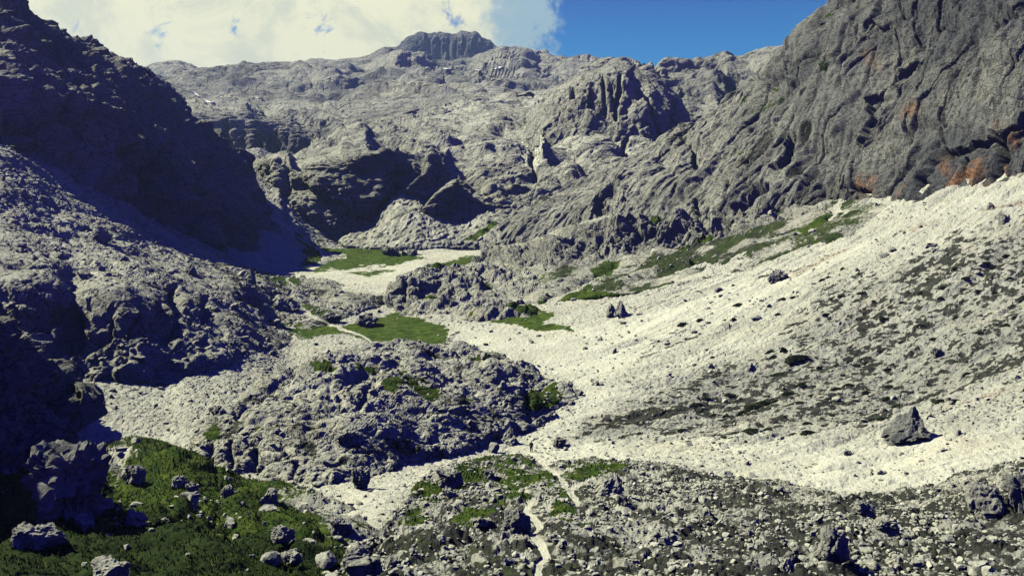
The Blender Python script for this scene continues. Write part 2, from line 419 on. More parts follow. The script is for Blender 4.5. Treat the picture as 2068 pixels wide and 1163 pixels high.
# ---- level bench on the right skyline
def sh_bench(S):
    P, fp = S['P'], S['fp']
    h = rough(P, fp, 60, .11, 5, 'billow', M=[[.45, 0, 0], [0, .8, 0], [0, 0, 1.4]], warp=.9, k0=5) + broken(S, 16, .22, 2, 1, [[.5, 0, 0], [0, .8, 0], [0, 0, 1.3]])
    h += carve(S, [('hollow', [(1530, 140), (1492, 150), (1482, 190), (1500, 240)], 24, 34), ('hollow', [(1470, 128), (1400, 128), (1330, 142)], 12, 26), ('hollow', [(1330, 150), (1310, 122), (1290, 122)], 14, 22),
                   ('hollow', [(1480, 172), (1420, 160), (1330, 168)], 10, 18), ('hollow', [(1460, 215), (1420, 190), (1370, 195)], 12, 18)], 6)
    return dict(h=h, tone=.46 + .15 * fbm(P, 80, 3, .6, 2))
sheet('bench', [row((1170, 320, 760), (1700, 300, 700)),
                row((1170, 270, 790), (1330, 250, 760), (1420, 240, 740), (1520, 220, 720), (1700, 220, 700)),
                row((1170, 200, 840), (1300, 180, 830), (1380, 175, 830), (1480, 170, 820), (1560, 160, 800), (1700, 140, 780)),
                row((1170, 150, 900), (1220, 138, 900), (1250, 130, 900), (1300, 131, 905), (1400, 126, 905), (1480, 118, 900), (1560, 110, 880), (1640, 95, 860), (1700, 90, 860)),
                row((1170, 146, 930), (1208, 138, 930), (1225, 127, 930), (1243, 122, 930), (1300, 119, 930), (1330, 117, 930), (1400, 112, 930), (1450, 108, 930), (1500, 103, 920), (1545, 97, 910), (1580, 93, 900), (1640, 80, 880), (1700, 70, 880)),
                row((1170, 220, 1080), (1700, 200, 1080))],
      sh_bench, 'far', label='grey stepped rock rim on the skyline behind the rounded dome', cat='cliff', objname='rock_rim')

# ---- dome with vertical cracks
def sh_dome(S):
    P, fp = S['P'], S['fp']
    fr = sstep(2.5, 2.1, S['tt'])
    h = rough(P, fp, 40, .05, 5, 'billow', M=[[1, 0, 0], [0, .8, 0], [0, 0, .8]], k0=4) + broken(S, 8, .18, 2, 2, [[1, 0, 0], [0, 1, 0], [0, 0, .5]])
    h += fr * rough(P, fp, 24, .05, 4, 'billow', M=[[1, 0, 0], [0, 1, 0], [0, 0, .22]], k0=9)
    h += carve(S, [('crack', [(1216, 150), (1222, 190), (1221, 240)], 3.5, 5), ('crack', [(1253, 150), (1252, 180), (1244, 215), (1243, 250)], 3, 6), ('crack', [(1235, 170), (1240, 205), (1244, 250)], 3, 4),
                   ('crack', [(1290, 170), (1310, 205), (1325, 235), (1332, 275)], 3.5, 5), ('crack', [(1157, 180), (1156, 205)], 3.5, 6), ('crack', [(1360, 200), (1362, 265)], 5, 5),
                   ('hollow', [(1290, 205), (1275, 165), (1262, 150)], 18, 5), ('hollow', [(1220, 235), (1190, 215), (1192, 180)], 10, 5)], 3)
    return dict(h=h, tone=.50 + .16 * fbm(P, 50, 3, .6, 2))
sheet('dome', [row((1060, 330, 580), (1180, 310, 575), (1300, 310, 570), (1420, 310, 580)),
               row((1060, 300, 600), (1110, 245, 595), (1180, 238, 588), (1240, 240, 585), (1300, 245, 585), (1340, 270, 585), (1385, 272, 590), (1420, 285, 590)),
               row((1060, 270, 630), (1100, 215, 622), (1150, 185, 612), (1200, 165, 608), (1250, 155, 606), (1300, 172, 606), (1340, 198, 606), (1375, 235, 606), (1420, 275, 605)),
               row((1060, 240, 680), (1090, 212, 670), (1110, 188, 668), (1150, 164, 665), (1185, 148, 665), (1215, 136, 665), (1240, 128, 665), (1265, 131, 665), (1290, 142, 660), (1320, 158, 655), (1342, 180, 650), (1372, 206, 640), (1386, 240, 630), (1395, 268, 620), (1420, 290, 615)),
               row((1060, 330, 780), (1420, 330, 700))],
      sh_dome, 'far', label='grey rounded rock dome split by tall vertical cracks', cat='rock dome', objname='rock_dome')

# ---- headwall
GREEN_HEAD = [[(1300, 345), (1330, 334), (1380, 330), (1400, 338), (1350, 345), (1320, 350)], [(1040, 392), (1060, 380), (1085, 388), (1070, 402)], [(948, 478), (985, 455), (1008, 446), (1000, 462), (970, 480)], [(1100, 330), (1120, 322), (1135, 335), (1115, 345)]]
def sh_head(S):
    P, fp, u, v = S['P'], S['fp'], S['u'], S['v']
    sc = patches(S, [[(1050, 330), (1062, 260), (1090, 215), (1125, 205), (1130, 225), (1105, 270), (1100, 330), (1082, 345)]], 4, 8)
    cl = sstep(2.15, 1.75, S['tt']) * (1 - sc)
    h = (rough(P, fp, 30, .15, 2, 'billow', M=[[.45, .2, 0], [0, .8, 0], [0, 0, 1.3]], warp=.9, k0=2) + rough(P, fp, 9, .10, 4, 'billow', M=[[.35, .2, 0], [0, .7, 0], [0, 0, 1.5]], warp=.7, k0=4) + broken(S, 7, .2, 2, 4, [[.4, .2, 0], [0, .8, 0], [0, 0, 1.4]])) * (1 - .85 * sc)
    h += cl * rough(P, fp, 24, .14, 4, 'billow', M=[[1, .2, 0], [0, 1, 0], [0, 0, .4]], k0=11)
    h += sc * (rough(P, fp, 6, .10, 4, 'billow', k0=6) + broken(S, 4, .2, 2, 3))
    h += carve(S, [('crack', [(1077, 240), (1073, 300), (1077, 360)], 4, 9), ('crack', [(760, 440), (790, 400), (822, 330)], 10, 14), ('hollow', [(840, 310), (805, 292), (740, 300)], 30, 16),
                   ('hollow', [(700, 320), (640, 330), (585, 345)], 40, 10), ('crack', [(850, 400), (870, 360), (868, 330)], 9, -14), ('crack', [(885, 455), (892, 420), (905, 380)], 14, -16), ('hollow', [(960, 400), (930, 355), (890, 345)], 26, 18),
                   ('crack', [(1250, 245), (1262, 290), (1262, 320)], 5, 8), ('hollow', [(1190, 350), (1150, 335), (1110, 345)], 14, 10), ('hollow', [(1330, 300), (1290, 268), (1230, 270)], 12, 8), ('hollow', [(1260, 295), (1200, 275), (1160, 290)], 9, 6),
                   ('hollow', [(770, 250), (720, 258), (640, 285)], 12, 12), ('hollow', [(920, 222), (880, 232), (830, 240)], 9, 12), ('hollow', [(1085, 205), (1070, 196), (1040, 200)], 9, 9),
                   ('crack', [(572, 330), (575, 380), (578, 440)], 6, 8), ('hollow', [(1230, 452), (1225, 420), (1180, 385), (1130, 400)], 26, 12), ('crack', [(1100, 280), (1098, 330)], 5, -9)], 5)
    gr = patches(S, GREEN_HEAD, 4, 7) * (.46 + .22 * fbm(P, 8, 3, .6, 4))
    tone = .62 + .20 * fbm(P, 40, 3, .6, 2) + .08 * sc - .10 * cl + .10 * sstep(860, 960, u) * sstep(1180, 1080, u) + .10 * sstep(250, 300, v) * sstep(430, 380, v) * sstep(60, 20, np.abs(u - 1010))
    flat = sstep(.72, .9, S['N'][..., 2])
    return dict(h=h, tone=tone, grass=gr, heath=.20 * flat + .5 * sstep(.15, .5, fbm(P, 22, 3, .6, 14)) * sstep(860, 1100, u) * sstep(330, 420, v) * (1 - sc), sc=sc)
HEADF = row((520, 462, 515), (560, 462, 512), (600, 468, 506), (640, 472, 499), (680, 476, 497), (720, 480, 496), (760, 484, 498), (800, 484, 502), (840, 486, 500), (870, 484, 492), (900, 484, 488), (930, 486, 490), (970, 484, 490), (1010, 482, 486), (1050, 480, 478), (1090, 482, 466), (1200, 470, 465), (1320, 430, 480), (1420, 400, 500))
sheet('headwall', [shift(HEADF, 40, 14), HEADF,
                   row((520, 350, 552), (560, 332, 530), (600, 338, 513), (650, 332, 505), (700, 322, 501), (760, 312, 499), (800, 302, 510), (830, 328, 516), (870, 338, 514), (920, 348, 526), (960, 352, 528), (1010, 356, 530), (1060, 356, 535), (1110, 350, 535), (1180, 345, 528), (1250, 338, 525), (1330, 330, 530), (1420, 320, 540)),
                   row((520, 338, 590), (560, 325, 600), (600, 315, 600), (650, 300, 600), (700, 285, 600), (760, 272, 600), (850, 272, 610), (950, 275, 620), (1050, 280, 620), (1110, 285, 600), (1200, 275, 590), (1300, 280, 585), (1420, 290, 590)),
                   row((520, 332, 640), (560, 322, 640), (575, 317, 660), (620, 292, 690), (660, 274, 720), (700, 260, 750), (750, 244, 790), (800, 231, 820), (850, 219, 850), (900, 210, 860), (1000, 198, 880), (1080, 192, 880), (1150, 195, 820), (1250, 230, 720), (1420, 270, 650)),
                   row((520, 400, 800), (1420, 330, 900))],
      sh_head, 'far', zones=[dict(name='gully', mask='sc', label='smooth pale scree filling the gully beside the rock dome', cat='scree', mat='scree')],
      label='pale grey headwall of slabs and shaded buttresses closing the valley', cat='cliff', objname='headwall')

# ---- scree cones under the headwall
def sh_cone(S):
    P, fp = S['P'], S['fp']
    h = 1.2 * fbm(P, 26, 2, .5, 3) + rough(P, fp, 6, .09, 4, 'billow', k0=6) + broken(S, 3, .3, 2, 4)
    return dict(h=h, tone=.58 + .14 * fbm(P, 10, 3, .6, 2), heath=.22 + .3 * fbm(P, 8, 4, .6, 12), grass=patches(S, [[(930, 485), (985, 455), (1008, 446), (1000, 462), (960, 486)]], 3, 5))
CF = row((670, 492, 482), (760, 500, 462), (850, 500, 450), (930, 500, 452), (1010, 494, 448), (1110, 492, 432), (1160, 490, 424))
sheet('cone', [shift(CF, 20, 4), CF,
               row((670, 484, 488), (715, 470, 492), (750, 452, 497), (775, 420, 502), (795, 402, 504), (815, 394, 505), (840, 394, 506), (862, 408, 504), (885, 432, 497), (910, 450, 488), (940, 448, 487), (985, 428, 488), (1020, 440, 480), (1060, 455, 468), (1110, 470, 450), (1160, 480, 436)),
               row((670, 500, 520), (800, 420, 545), (830, 420, 545), (890, 470, 530), (985, 450, 530), (1160, 500, 470))],
      sh_cone, 'scree', ends=(20, 20), label='smooth pale scree cones at the foot of the headwall buttresses', cat='scree', objname='scree_cone')

# ---- right mountain
GREEN_RIGHT = [[(1645, 150), (1680, 128), (1700, 133), (1690, 150), (1660, 160)], [(1525, 178), (1560, 165), (1600, 160), (1560, 180)], [(1440, 360), (1490, 330), (1480, 345), (1455, 370)], [(1300, 345), (1340, 333), (1380, 330), (1330, 350)], [(1395, 400), (1425, 388), (1400, 408)], [(1340, 425), (1385, 422), (1390, 430), (1330, 432)],
               [(1650, 40), (1690, 28), (1700, 40), (1670, 50)], [(1500, 220), (1600, 185), (1660, 165), (1600, 200), (1520, 232)], [(1250, 385), (1300, 365), (1290, 378)], [(1460, 312), (1510, 292), (1560, 275), (1500, 305), (1470, 322)]]
RUST = [[(1895, 380), (1893, 310), (1915, 300), (1925, 330), (1960, 300), (1985, 330), (2000, 365), (1985, 380), (1950, 372)], [(2020, 340), (2020, 250), (2045, 260), (2055, 300), (2090, 320), (2090, 355), (2035, 350)], [(1822, 250), (1835, 215), (1870, 222), (1850, 250)],
        [(1735, 390), (1740, 360), (1765, 365), (1760, 388)], [(1818, 400), (1822, 370), (1835, 372), (1832, 410)], [(1755, 120), (1770, 110), (1772, 130)]]
def sh_right(S):
    P, fp, u, v = S['P'], S['fp'], S['u'], S['v']
    # beds dip to the lower left of the view: stretch the roughness along that direction
    d = np.array([-.62, -.35, -.70]); d /= np.linalg.norm(d)
    M = np.eye(3) - .68 * np.outer(d, d)
    big = sstep(1350, 1650, u)
    h = (.7 + .3 * big) * rough(P, fp, 30, .15, 2, 'billow', M=np.eye(3) - .82 * np.outer(d, d), warp=.4, k0=1)
    h += rough(P, fp, 10, .15, 5, 'billow', M=np.eye(3) - .7 * np.outer(d, d), warp=.5, k0=7, crack=.9) * .75 + broken(S, 7, .22, 3, 6, np.eye(3) - .6 * np.outer(d, d))
    h += rough(P, fp, 3.0, .08, 3, 'billow', M=np.eye(3) - .7 * np.outer(d, d), warp=.5, k0=3)
    Qs = P @ (np.eye(3) - .88 * np.outer(d, d)).astype(F32).T
    wq = np.stack([octave(P, 16, 3), octave(P, 16, 8), octave(P, 16, 14)], -1) * F32(2.2)
    k1 = np.clip(1 - np.abs(octave(Qs + wq, 6.5, 2)) / .16, 0, 1); k2 = np.clip(1 - np.abs(octave(Qs + wq, 2.6, 5)) / .18, 0, 1)
    strata = (.55 + .45 * big) * np.maximum(k1, .6 * k2 * sstep(.3, .8, octave(P, 20, 9) + .6))
    h -= 2.1 * k1 * (.6 + .6 * big) + .45 * k2
    low = sstep(1.55, 1.05, S['tt']) * sstep(.5, 1, S['tt'])
    h += low * sstep(1600, 1800, u) * rough(P, fp, 9, .12, 3, 'billow', M=[[1, 0, 0], [0, 1, 0], [0, 0, .25]], k0=12)
    h += carve(S, [('hollow', [(1740, 330), (1752, 220), (1745, 190), (1790, 150), (1860, 100)], 20, 4), ('hollow', [(1560, 360), (1602, 335), (1606, 300), (1590, 275)], 9, 7), ('hollow', [(1730, 300), (1690, 310), (1640, 350)], 30, 4),
                   ('hollow', [(2068, 130), (2000, 150), (1960, 160)], 16, 5), ('hollow', [(2068, 50), (2030, 60), (1990, 85)], 16, 7), ('crack', [(1905, 290), (1880, 330), (1865, 400)], 9, 7),
                   ('crack', [(1935, 300), (1935, 375)], 6, 6), ('crack', [(2008, 260), (2012, 360)], 9, 7), ('hollow', [(1900, 250), (1850, 265), (1800, 330), (1780, 390)], 16, 4), ('hollow', [(1900, 300), (1940, 292), (2000, 270), (2068, 235)], 16, 3),
                   ('hollow', [(1500, 440), (1490, 430), (1530, 395), (1570, 385)], 14, 7), ('hollow', [(1760, 395), (1725, 385), (1700, 392)], 9, 6), ('crack', [(1403, 390), (1408, 440), (1412, 470)], 4, 6), ('crack', [(1480, 360), (1475, 400), (1450, 440)], 4, 5),
                   ('hollow', [(1230, 455), (1205, 430), (1210, 395), (1250, 380)], 20, 7), ('hollow', [(1400, 350), (1395, 300), (1370, 280)], 12, 6), ('hollow', [(1640, 130), (1600, 150), (1530, 175)], 8, 5),
                   ('hollow', [(1950, 60), (1880, 70), (1800, 130)], 18, 4), ('hollow', [(1850, 20), (1780, 60), (1700, 130), (1650, 170)], 14, 3.5)], 6)
    gr = patches(S, GREEN_RIGHT, 4, 8) * (.46 + .22 * fbm(P, 6, 3, .6, 4))
    rust = patches(S, RUST, 9, 12) * sstep(-.6, .1, octave(P @ np.diag([1, 1, .10]).astype(F32), 3.2, 9) + .5 * octave(P, 5, 3))
    h = h * (1 - .45 * rust)
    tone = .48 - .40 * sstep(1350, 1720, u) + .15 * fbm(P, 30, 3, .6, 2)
    flat = sstep(.6, .85, S['N'][..., 2])
    heath = .45 * sstep(.1, .5, fbm(P @ M.T.astype(F32), 14, 3, .6, 14)) * sstep(1250, 1330, u) * sstep(1750, 1550, u) + .12
    # dark water streaks on the steep foot
    heath = (heath + .42 * strata) * (1 - rust)
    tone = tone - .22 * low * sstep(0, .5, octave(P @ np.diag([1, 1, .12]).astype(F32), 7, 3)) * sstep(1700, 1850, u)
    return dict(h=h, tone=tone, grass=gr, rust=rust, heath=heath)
RF = row((1010, 500, 430), (1100, 490, 415), (1200, 468, 395), (1300, 452, 372), (1400, 474, 338), (1450, 462, 325), (1500, 440, 312), (1560, 424, 300), (1640, 420, 285), (1700, 404, 275), (1760, 398, 262), (1830, 435, 240), (1900, 405, 226), (1960, 385, 216), (2068, 362, 202), (2250, 300, 192), (2550, 180, 182))
sheet('rightwall', [shift(RF, 34, 8), RF,
                    row((1010, 455, 448), (1100, 428, 432), (1200, 395, 412), (1300, 375, 392), (1400, 378, 362), (1500, 362, 338), (1600, 330, 318), (1700, 290, 296), (1760, 270, 280), (1830, 270, 262), (1900, 255, 248), (1960, 235, 238), (2068, 205, 220), (2250, 100, 208), (2550, -100, 200)),
                    row((1010, 448, 458), (1060, 435, 455), (1130, 402, 450), (1200, 370, 446), (1280, 330, 438), (1340, 300, 432), (1400, 285, 418), (1500, 250, 392), (1600, 200, 368), (1700, 140, 335), (1830, 100, 300), (1960, 60, 272), (2068, 20, 250), (2250, -80, 238), (2550, -300, 230)),
                    row((1010, 450, 470), (1060, 436, 475), (1130, 400, 480), (1200, 365, 480), (1280, 325, 480), (1325, 300, 480), (1345, 275, 478), (1370, 258, 475), (1400, 250, 470), (1440, 230, 465), (1480, 207, 458), (1515, 192, 450), (1540, 166, 440), (1562, 130, 432), (1590, 95, 420), (1610, 75, 412), (1640, 42, 400), (1690, 0, 385), (1800, -90, 350), (2068, -260, 300), (2250, -380, 285), (2550, -560, 270)),
                    row((1010, 520, 560), (1400, 320, 560), (1690, 120, 480), (2068, -100, 400), (2550, -300, 360))],
      sh_right, 'mid', label='steep grey rock wall on the right with dipping slabs and rust red stains', cat='mountain', objname='mountain')

# ---- overgrown slope under the dark band
def sh_ledge(S):
    P, fp, u, v = S['P'], S['fp'], S['u'], S['v']
    band = sstep(2.0, 2.25, S['tt']) * sstep(3.4, 3.05, S['tt']) * sstep(1700, 1560, u)
    soft = 1 - band
    h = band * (broken(S, 6, .35, 2, 7) + rough(P, fp, 12, .16, 5, 'billow', k0=2) + rough(P, fp, 10, .22, 3, 'billow', M=[[1, 0, 0], [0, 1, 0], [0, 0, .3]], k0=9))
    h += soft * rough(P, fp, 10, .07, 5, 'billow', warp=.7, k0=5)
    h += carve(S, [('hollow', [(1480, 470), (1440, 432), (1350, 440), (1290, 455)], 24, 7), ('hollow', [(1320, 492), (1280, 470), (1200, 475), (1130, 500)], 16, 5), ('crack', [(1100, 608), (1180, 570), (1255, 530)], 7, 2.2),
                   ('hollow', [(1110, 545), (1080, 525), (1030, 520)], 9, 5), ('hollow', [(1108, 572), (1070, 562), (1040, 555)], 7, 4), ('crack', [(1670, 445), (1700, 410)], 5, 2), ('crack', [(1240, 580), (1330, 545), (1400, 535)], 7, -2)], 4)
    gr = patches(S, [[(1088, 612), (1150, 585), (1200, 560), (1255, 528), (1240, 548), (1200, 575), (1190, 590), (1300, 592), (1250, 604), (1130, 618)], [(1195, 545), (1240, 525), (1258, 527), (1235, 545), (1200, 555)], [(1360, 500), (1420, 470), (1450, 465), (1500, 450), (1440, 485), (1380, 508)],
                          [(1310, 428), (1360, 422), (1385, 428), (1320, 435)], [(1600, 470), (1640, 448), (1690, 420), (1680, 445), (1630, 475)]], 3, 5)
    ns = fbm(P, 12, 4, .65, 14)
    heath = soft * (.42 + .45 * ns + .18 * sstep(1250, 1380, u) * sstep(1640, 1480, u)) * sstep(1080, 1140, u) * (1 - .7 * sstep(1700, 1780, u)) + .12 * band
    return dict(h=h, tone=.60 + .12 * fbm(P, 14, 3, .6, 2) - .14 * band, grass=np.maximum(gr, soft * .50 * sstep(-.1, .4, ns + .15)), heath=heath)
LF = row((930, 600, 300), (1000, 600, 290), (1060, 612, 268), (1110, 613, 260), (1150, 607, 256), (1250, 594, 248), (1400, 580, 241), (1500, 556, 236), (1600, 528, 232), (1700, 488, 230), (1780, 446, 236), (1850, 425, 240))
sheet('ledge', [shift(LF, 26, 6), LF,
                row((930, 540, 380), (1000, 540, 350), (1060, 545, 318), (1110, 545, 310), (1180, 540, 308), (1250, 525, 308), (1330, 515, 300), (1400, 508, 292), (1500, 470, 285), (1600, 440, 275), (1700, 418, 265), (1780, 410, 252), (1850, 420, 244)),
                row((930, 508, 420), (1000, 508, 392), (1060, 505, 370), (1100, 490, 362), (1150, 465, 352), (1200, 448, 340), (1250, 440, 332), (1330, 433, 322), (1400, 434, 312), (1450, 448, 306), (1500, 446, 298), (1600, 428, 284), (1700, 408, 272), (1780, 402, 258), (1850, 422, 246)),
                row((930, 503, 445), (1000, 498, 425), (1060, 490, 410), (1100, 476, 396), (1150, 458, 385), (1200, 442, 372), (1250, 432, 362), (1330, 426, 345), (1400, 430, 335), (1450, 444, 325), (1500, 440, 312), (1600, 424, 296), (1700, 402, 282), (1780, 396, 266), (1850, 425, 250)),
                row((930, 540, 470), (1200, 500, 410), (1500, 480, 340), (1850, 450, 262))],
      sh_ledge, 'mid', ends=(60, 60), label='green grey overgrown slope below a dark rock band beside the scree', cat='slope', objname='slope')

# ---- left mountain
def sh_left(S):
    P, fp, u, v = S['P'], S['fp'], S['u'], S['v']
    low = sstep(2.2, 1.8, S['tt']) * sstep(.7, 1.0, S['tt'])
    h = rough(P, fp, 40, .16, 3, 'billow', M=[[1, .3, .2], [0, 1, 0], [0, 0, .8]], k0=3)
    h += rough(P, fp, 12, .12, 5, 'billow', warp=.8, k0=8) + broken(S, 9, .3, 2, 8)
    h += low * rough(P, fp, 18, .16, 3, 'billow', M=[[1, 0, 0], [0, 1, 0], [0, 0, .25]], k0=12)
    h += carve(S, [('crack', [(335, 300), (340, 350), (338, 400)], 6, 9), ('crack', [(400, 330), (395, 400)], 8, 8), ('hollow', [(440, 360), (400, 330), (330, 290)], 26, 12), ('crack', [(150, 190), (200, 215), (240, 228)], 8, -6),
                   ('crack', [(145, 175), (190, 205), (235, 235)], 10, 7), ('hollow', [(200, 330), (150, 270), (100, 250)], 26, 9), ('hollow', [(290, 400), (250, 350), (210, 320)], 18, 8), ('hollow', [(100, 300), (60, 260), (0, 240)], 20, 8), ('crack', [(250, 300), (245, 360)], 9, 7)], 6)
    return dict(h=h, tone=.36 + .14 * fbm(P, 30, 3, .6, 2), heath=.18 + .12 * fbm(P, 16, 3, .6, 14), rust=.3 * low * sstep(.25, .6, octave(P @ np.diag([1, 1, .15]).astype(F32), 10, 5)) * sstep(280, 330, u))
MF = row((-420, 215, 245), (0, 290, 265), (100, 336, 285), (200, 384, 305), (258, 406, 322), (300, 445, 338), (345, 452, 352), (420, 480, 372), (482, 505, 392), (510, 500, 410), (540, 480, 440))
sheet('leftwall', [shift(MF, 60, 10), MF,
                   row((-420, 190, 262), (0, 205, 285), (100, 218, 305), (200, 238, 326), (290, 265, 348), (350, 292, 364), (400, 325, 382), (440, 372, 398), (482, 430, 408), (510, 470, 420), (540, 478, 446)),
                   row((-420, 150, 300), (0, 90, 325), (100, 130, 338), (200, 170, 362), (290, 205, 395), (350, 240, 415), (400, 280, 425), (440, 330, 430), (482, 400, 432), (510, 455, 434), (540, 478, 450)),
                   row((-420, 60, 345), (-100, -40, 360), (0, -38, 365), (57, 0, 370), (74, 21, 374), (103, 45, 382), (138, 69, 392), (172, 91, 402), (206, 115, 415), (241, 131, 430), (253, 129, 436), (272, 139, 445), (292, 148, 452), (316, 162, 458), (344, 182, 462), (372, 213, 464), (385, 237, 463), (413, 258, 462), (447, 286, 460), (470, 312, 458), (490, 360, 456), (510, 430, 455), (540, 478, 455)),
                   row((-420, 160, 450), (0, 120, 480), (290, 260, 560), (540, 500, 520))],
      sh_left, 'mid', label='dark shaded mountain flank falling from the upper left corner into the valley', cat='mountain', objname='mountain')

# ---- talus under the left mountain
def sh_apron(S):
    P, fp = S['P'], S['fp']
    h = rough(P, fp, 14, .05, 4, 'billow', k0=3) + rough(P, fp, 3, .10, 3, 'billow', k0=9)
    h += carve(S, [('crack', [(560, 345), (572, 375), (578, 420), (585, 455)], 5, 4), ('crack', [(545, 320), (560, 330)], 4, -3)], 3)
    pt = lines(S, PATH_FAR, 1.5)
    gr = patches(S, [[(585, 470), (640, 490), (660, 520), (640, 545), (590, 552), (610, 530), (620, 505)], [(500, 548), (560, 548), (610, 572), (560, 575), (520, 560)]], 4, 8)
    return dict(h=h, tone=.66 + .12 * fbm(P, 16, 3, .6, 2) + .25 * pt, grass=gr * (1 - pt), heath=.2 * (1 - pt) + .15 * fbm(P, 8, 3, .6, 9), path=pt)
sheet('apron', [row((270, 485, 325), (400, 530, 338), (480, 565, 352), (560, 575, 368), (640, 560, 385), (700, 540, 415)),
                row((270, 470, 332), (345, 485, 342), (420, 515, 352), (482, 540, 366), (560, 552, 382), (640, 535, 402), (700, 520, 430)),
                row((270, 440, 345), (345, 455, 358), (420, 482, 378), (482, 490, 400), (530, 470, 425), (580, 468, 445), (640, 490, 470), (700, 500, 490)),
                row((270, 420, 360), (345, 430, 385), (420, 440, 410), (482, 420, 450), (520, 390, 480), (560, 390, 500), (600, 430, 505), (700, 500, 510)),
                row((270, 400, 400), (420, 360, 500), (482, 310, 600), (520, 300, 660), (550, 312, 680), (572, 326, 660), (600, 400, 600), (700, 520, 530)),
                row((270, 420, 520), (482, 330, 760), (572, 340, 760), (700, 540, 600))],
      sh_apron, 'scree', zones=[dict(name='path', mask='path', label='thin pale trail zigzagging up the slope towards the notch', cat='trail')],
      label='smooth grey talus at the foot of the shaded mountain, below the notch', cat='scree', objname='talus')

# ---- valley floor with stream bed and the big scree fan
MEADOW = [[(600, 655), (640, 650), (700, 657), (760, 640), (800, 632), (850, 644), (895, 657), (908, 672), (903, 692), (860, 700), (800, 700), (745, 690), (690, 672), (640, 680), (600, 684), (590, 670)]]
MEADOW_UP = [[(645, 492), (700, 487), (770, 503), (835, 514), (862, 521), (800, 535), (740, 538), (700, 543), (640, 547), (598, 550), (628, 538), (656, 528), (655, 510)]]
GREEN_FLOOR = [[(940, 640), (1040, 634), (1112, 627), (1122, 638), (1092, 652), (1152, 656), (1158, 668), (1100, 668), (1010, 652), (950, 648)], [(860, 545), (930, 520), (1000, 512), (1080, 500), (1000, 525), (900, 548)], [(700, 552), (760, 545), (800, 548), (740, 558)]]
def sh_floor(S):
    P, fp, u, v = S['P'], S['fp'], S['u'], S['v']
    x, y = P[..., 0], P[..., 1]
    md = patches(S, MEADOW, 3, 5); mu = patches(S, MEADOW_UP, 3, 6); gf = patches(S, GREEN_FLOOR, 3, 5)
    gr = np.maximum(np.maximum(md, mu), gf)
    # fall lines of the fan run from the cliff foot down to the stream bed
    d = np.array([-.86, -.36, -.36]); d /= np.linalg.norm(d)
    M = (np.eye(3) - .85 * np.outer(d, d)).astype(F32)
    Q = P @ M.T
    fan = sstep(0, 34, x - (-8 + .12 * (y - 128))) * sstep(330, 280, y)
    h = fan * (1.3 * fbm(Q, 16, 2, .5, 3) + rough(Q, fp, 7, .06, 2, 'billow', warp=.5, k0=5))
    h += (1 - fan) * .5 * fbm(P, 14, 2, .5, 7) * (1 - gr)
    h += gr * .5 * fbm(P, 6, 3, .5, 4) + sstep(400, 470, y) * 2.5 * fbm(P, 30, 3, .5, 6)
    bed = patches(S, [[(640, 1200), (690, 1000), (800, 960), (930, 920), (1040, 890), (1110, 850), (1190, 815), (1150, 770), (1080, 745), (980, 715), (905, 690), (915, 660), (1000, 662), (1150, 672), (1260, 640), (1500, 570), (1700, 510), (1760, 505), (1500, 610), (1380, 660), (1240, 760), (1300, 800), (1200, 850), (1120, 890), (1300, 905), (1700, 905), (2100, 860), (2100, 950), (1700, 1010), (1300, 960), (1000, 960), (830, 1010), (790, 1080), (800, 1200)],
                      [(600, 560), (700, 545), (860, 530), (1000, 515), (1110, 480), (1130, 490), (1000, 530), (900, 552), (800, 585), (700, 560)]], 18, 14)
    bedm = bed
    h += (1 - .85 * gr) * (1 - .55 * bedm) * (rough(P, fp, 1.6, .085, 4, 'billow', warp=.6, k0=9) + fan * rough(Q, fp, 2.8, .09, 3, 'ridge', warp=.3, k0=4) + broken(S, .9, .22, 1, 2))
    # stony field on the lower fan
    lower = patches(S, [[(1130, 890), (1180, 858), (1320, 800), (1500, 735), (1700, 715), (1900, 690), (2120, 630), (2120, 740), (1950, 790), (1750, 850), (1500, 865), (1250, 900)]], 14, 16)
    upr = patches(S, [[(1560, 700), (1650, 610), (1800, 545), (1980, 480), (2120, 480), (2120, 620), (1900, 680), (1740, 715)]], 26, 22)
    strk = fbm(Q, 3.2, 4, .66, 12)
    spk = fbm(P @ np.diag([.6, 1, 1]).astype(F32), 1.0, 3, .65, 15)
    heath = lower * (.37 + .34 * strk + .74 * spk) + upr * (.36 + .14 * strk + .78 * spk) + fan * .30 * sstep(.38, .75, strk + .25 * spk)
    dk = lines(S, [([(1280, 722), (1330, 700), (1400, 672)], 9, 5), ([(1290, 702), (1350, 672), (1390, 655)], 8, 5), ([(1330, 590), (1420, 566), (1500, 545)], 4, 3), ([(1230, 640), (1330, 612), (1420, 590)], 4, 2), ([(1600, 545), (1700, 505)], 5, 3), ([(1520, 560), (1590, 545)], 6, 8), ([(905, 690), (925, 672)], 8, 4),
                   ([(1160, 760), (1210, 745)], 3, 2), ([(640, 548), (760, 538), (860, 524)], 4, 2), ([(900, 545), (1000, 532)], 3, 2)], 5)
    h += .2 * dk
    heath = np.maximum(heath, dk * (.45 + .5 * spk + .4 * strk))
    sand = lines(S, [([(1600, 550), (1660, 520), (1720, 500)], 16, 6), ([(1840, 470), (1900, 452)], 10, 6), ([(1990, 430), (2068, 415)], 8, 8), ([(1900, 830), (2000, 805), (2068, 790)], 7, 7)], 6)
    tone = .68 + .08 * fbm(P, 9, 3, .6, 2) + .24 * bed - .20 * upr - .22 * lower - .10 * sstep(60, 30, y) + .10 * strk * fan
    pt = lines(S, PATH_MID + PATH_FAR, 1.5)
    return dict(h=h, tone=tone + .1 * pt, grass=gr * (1 - pt), heath=heath * (1 - gr) * (1 - pt), rust=.38 * sand, bed=bed * (1 - sstep(.3, .5, gr)) * (1 - sstep(.3, .5, pt)), gr=gr * (1 - pt), path=pt)
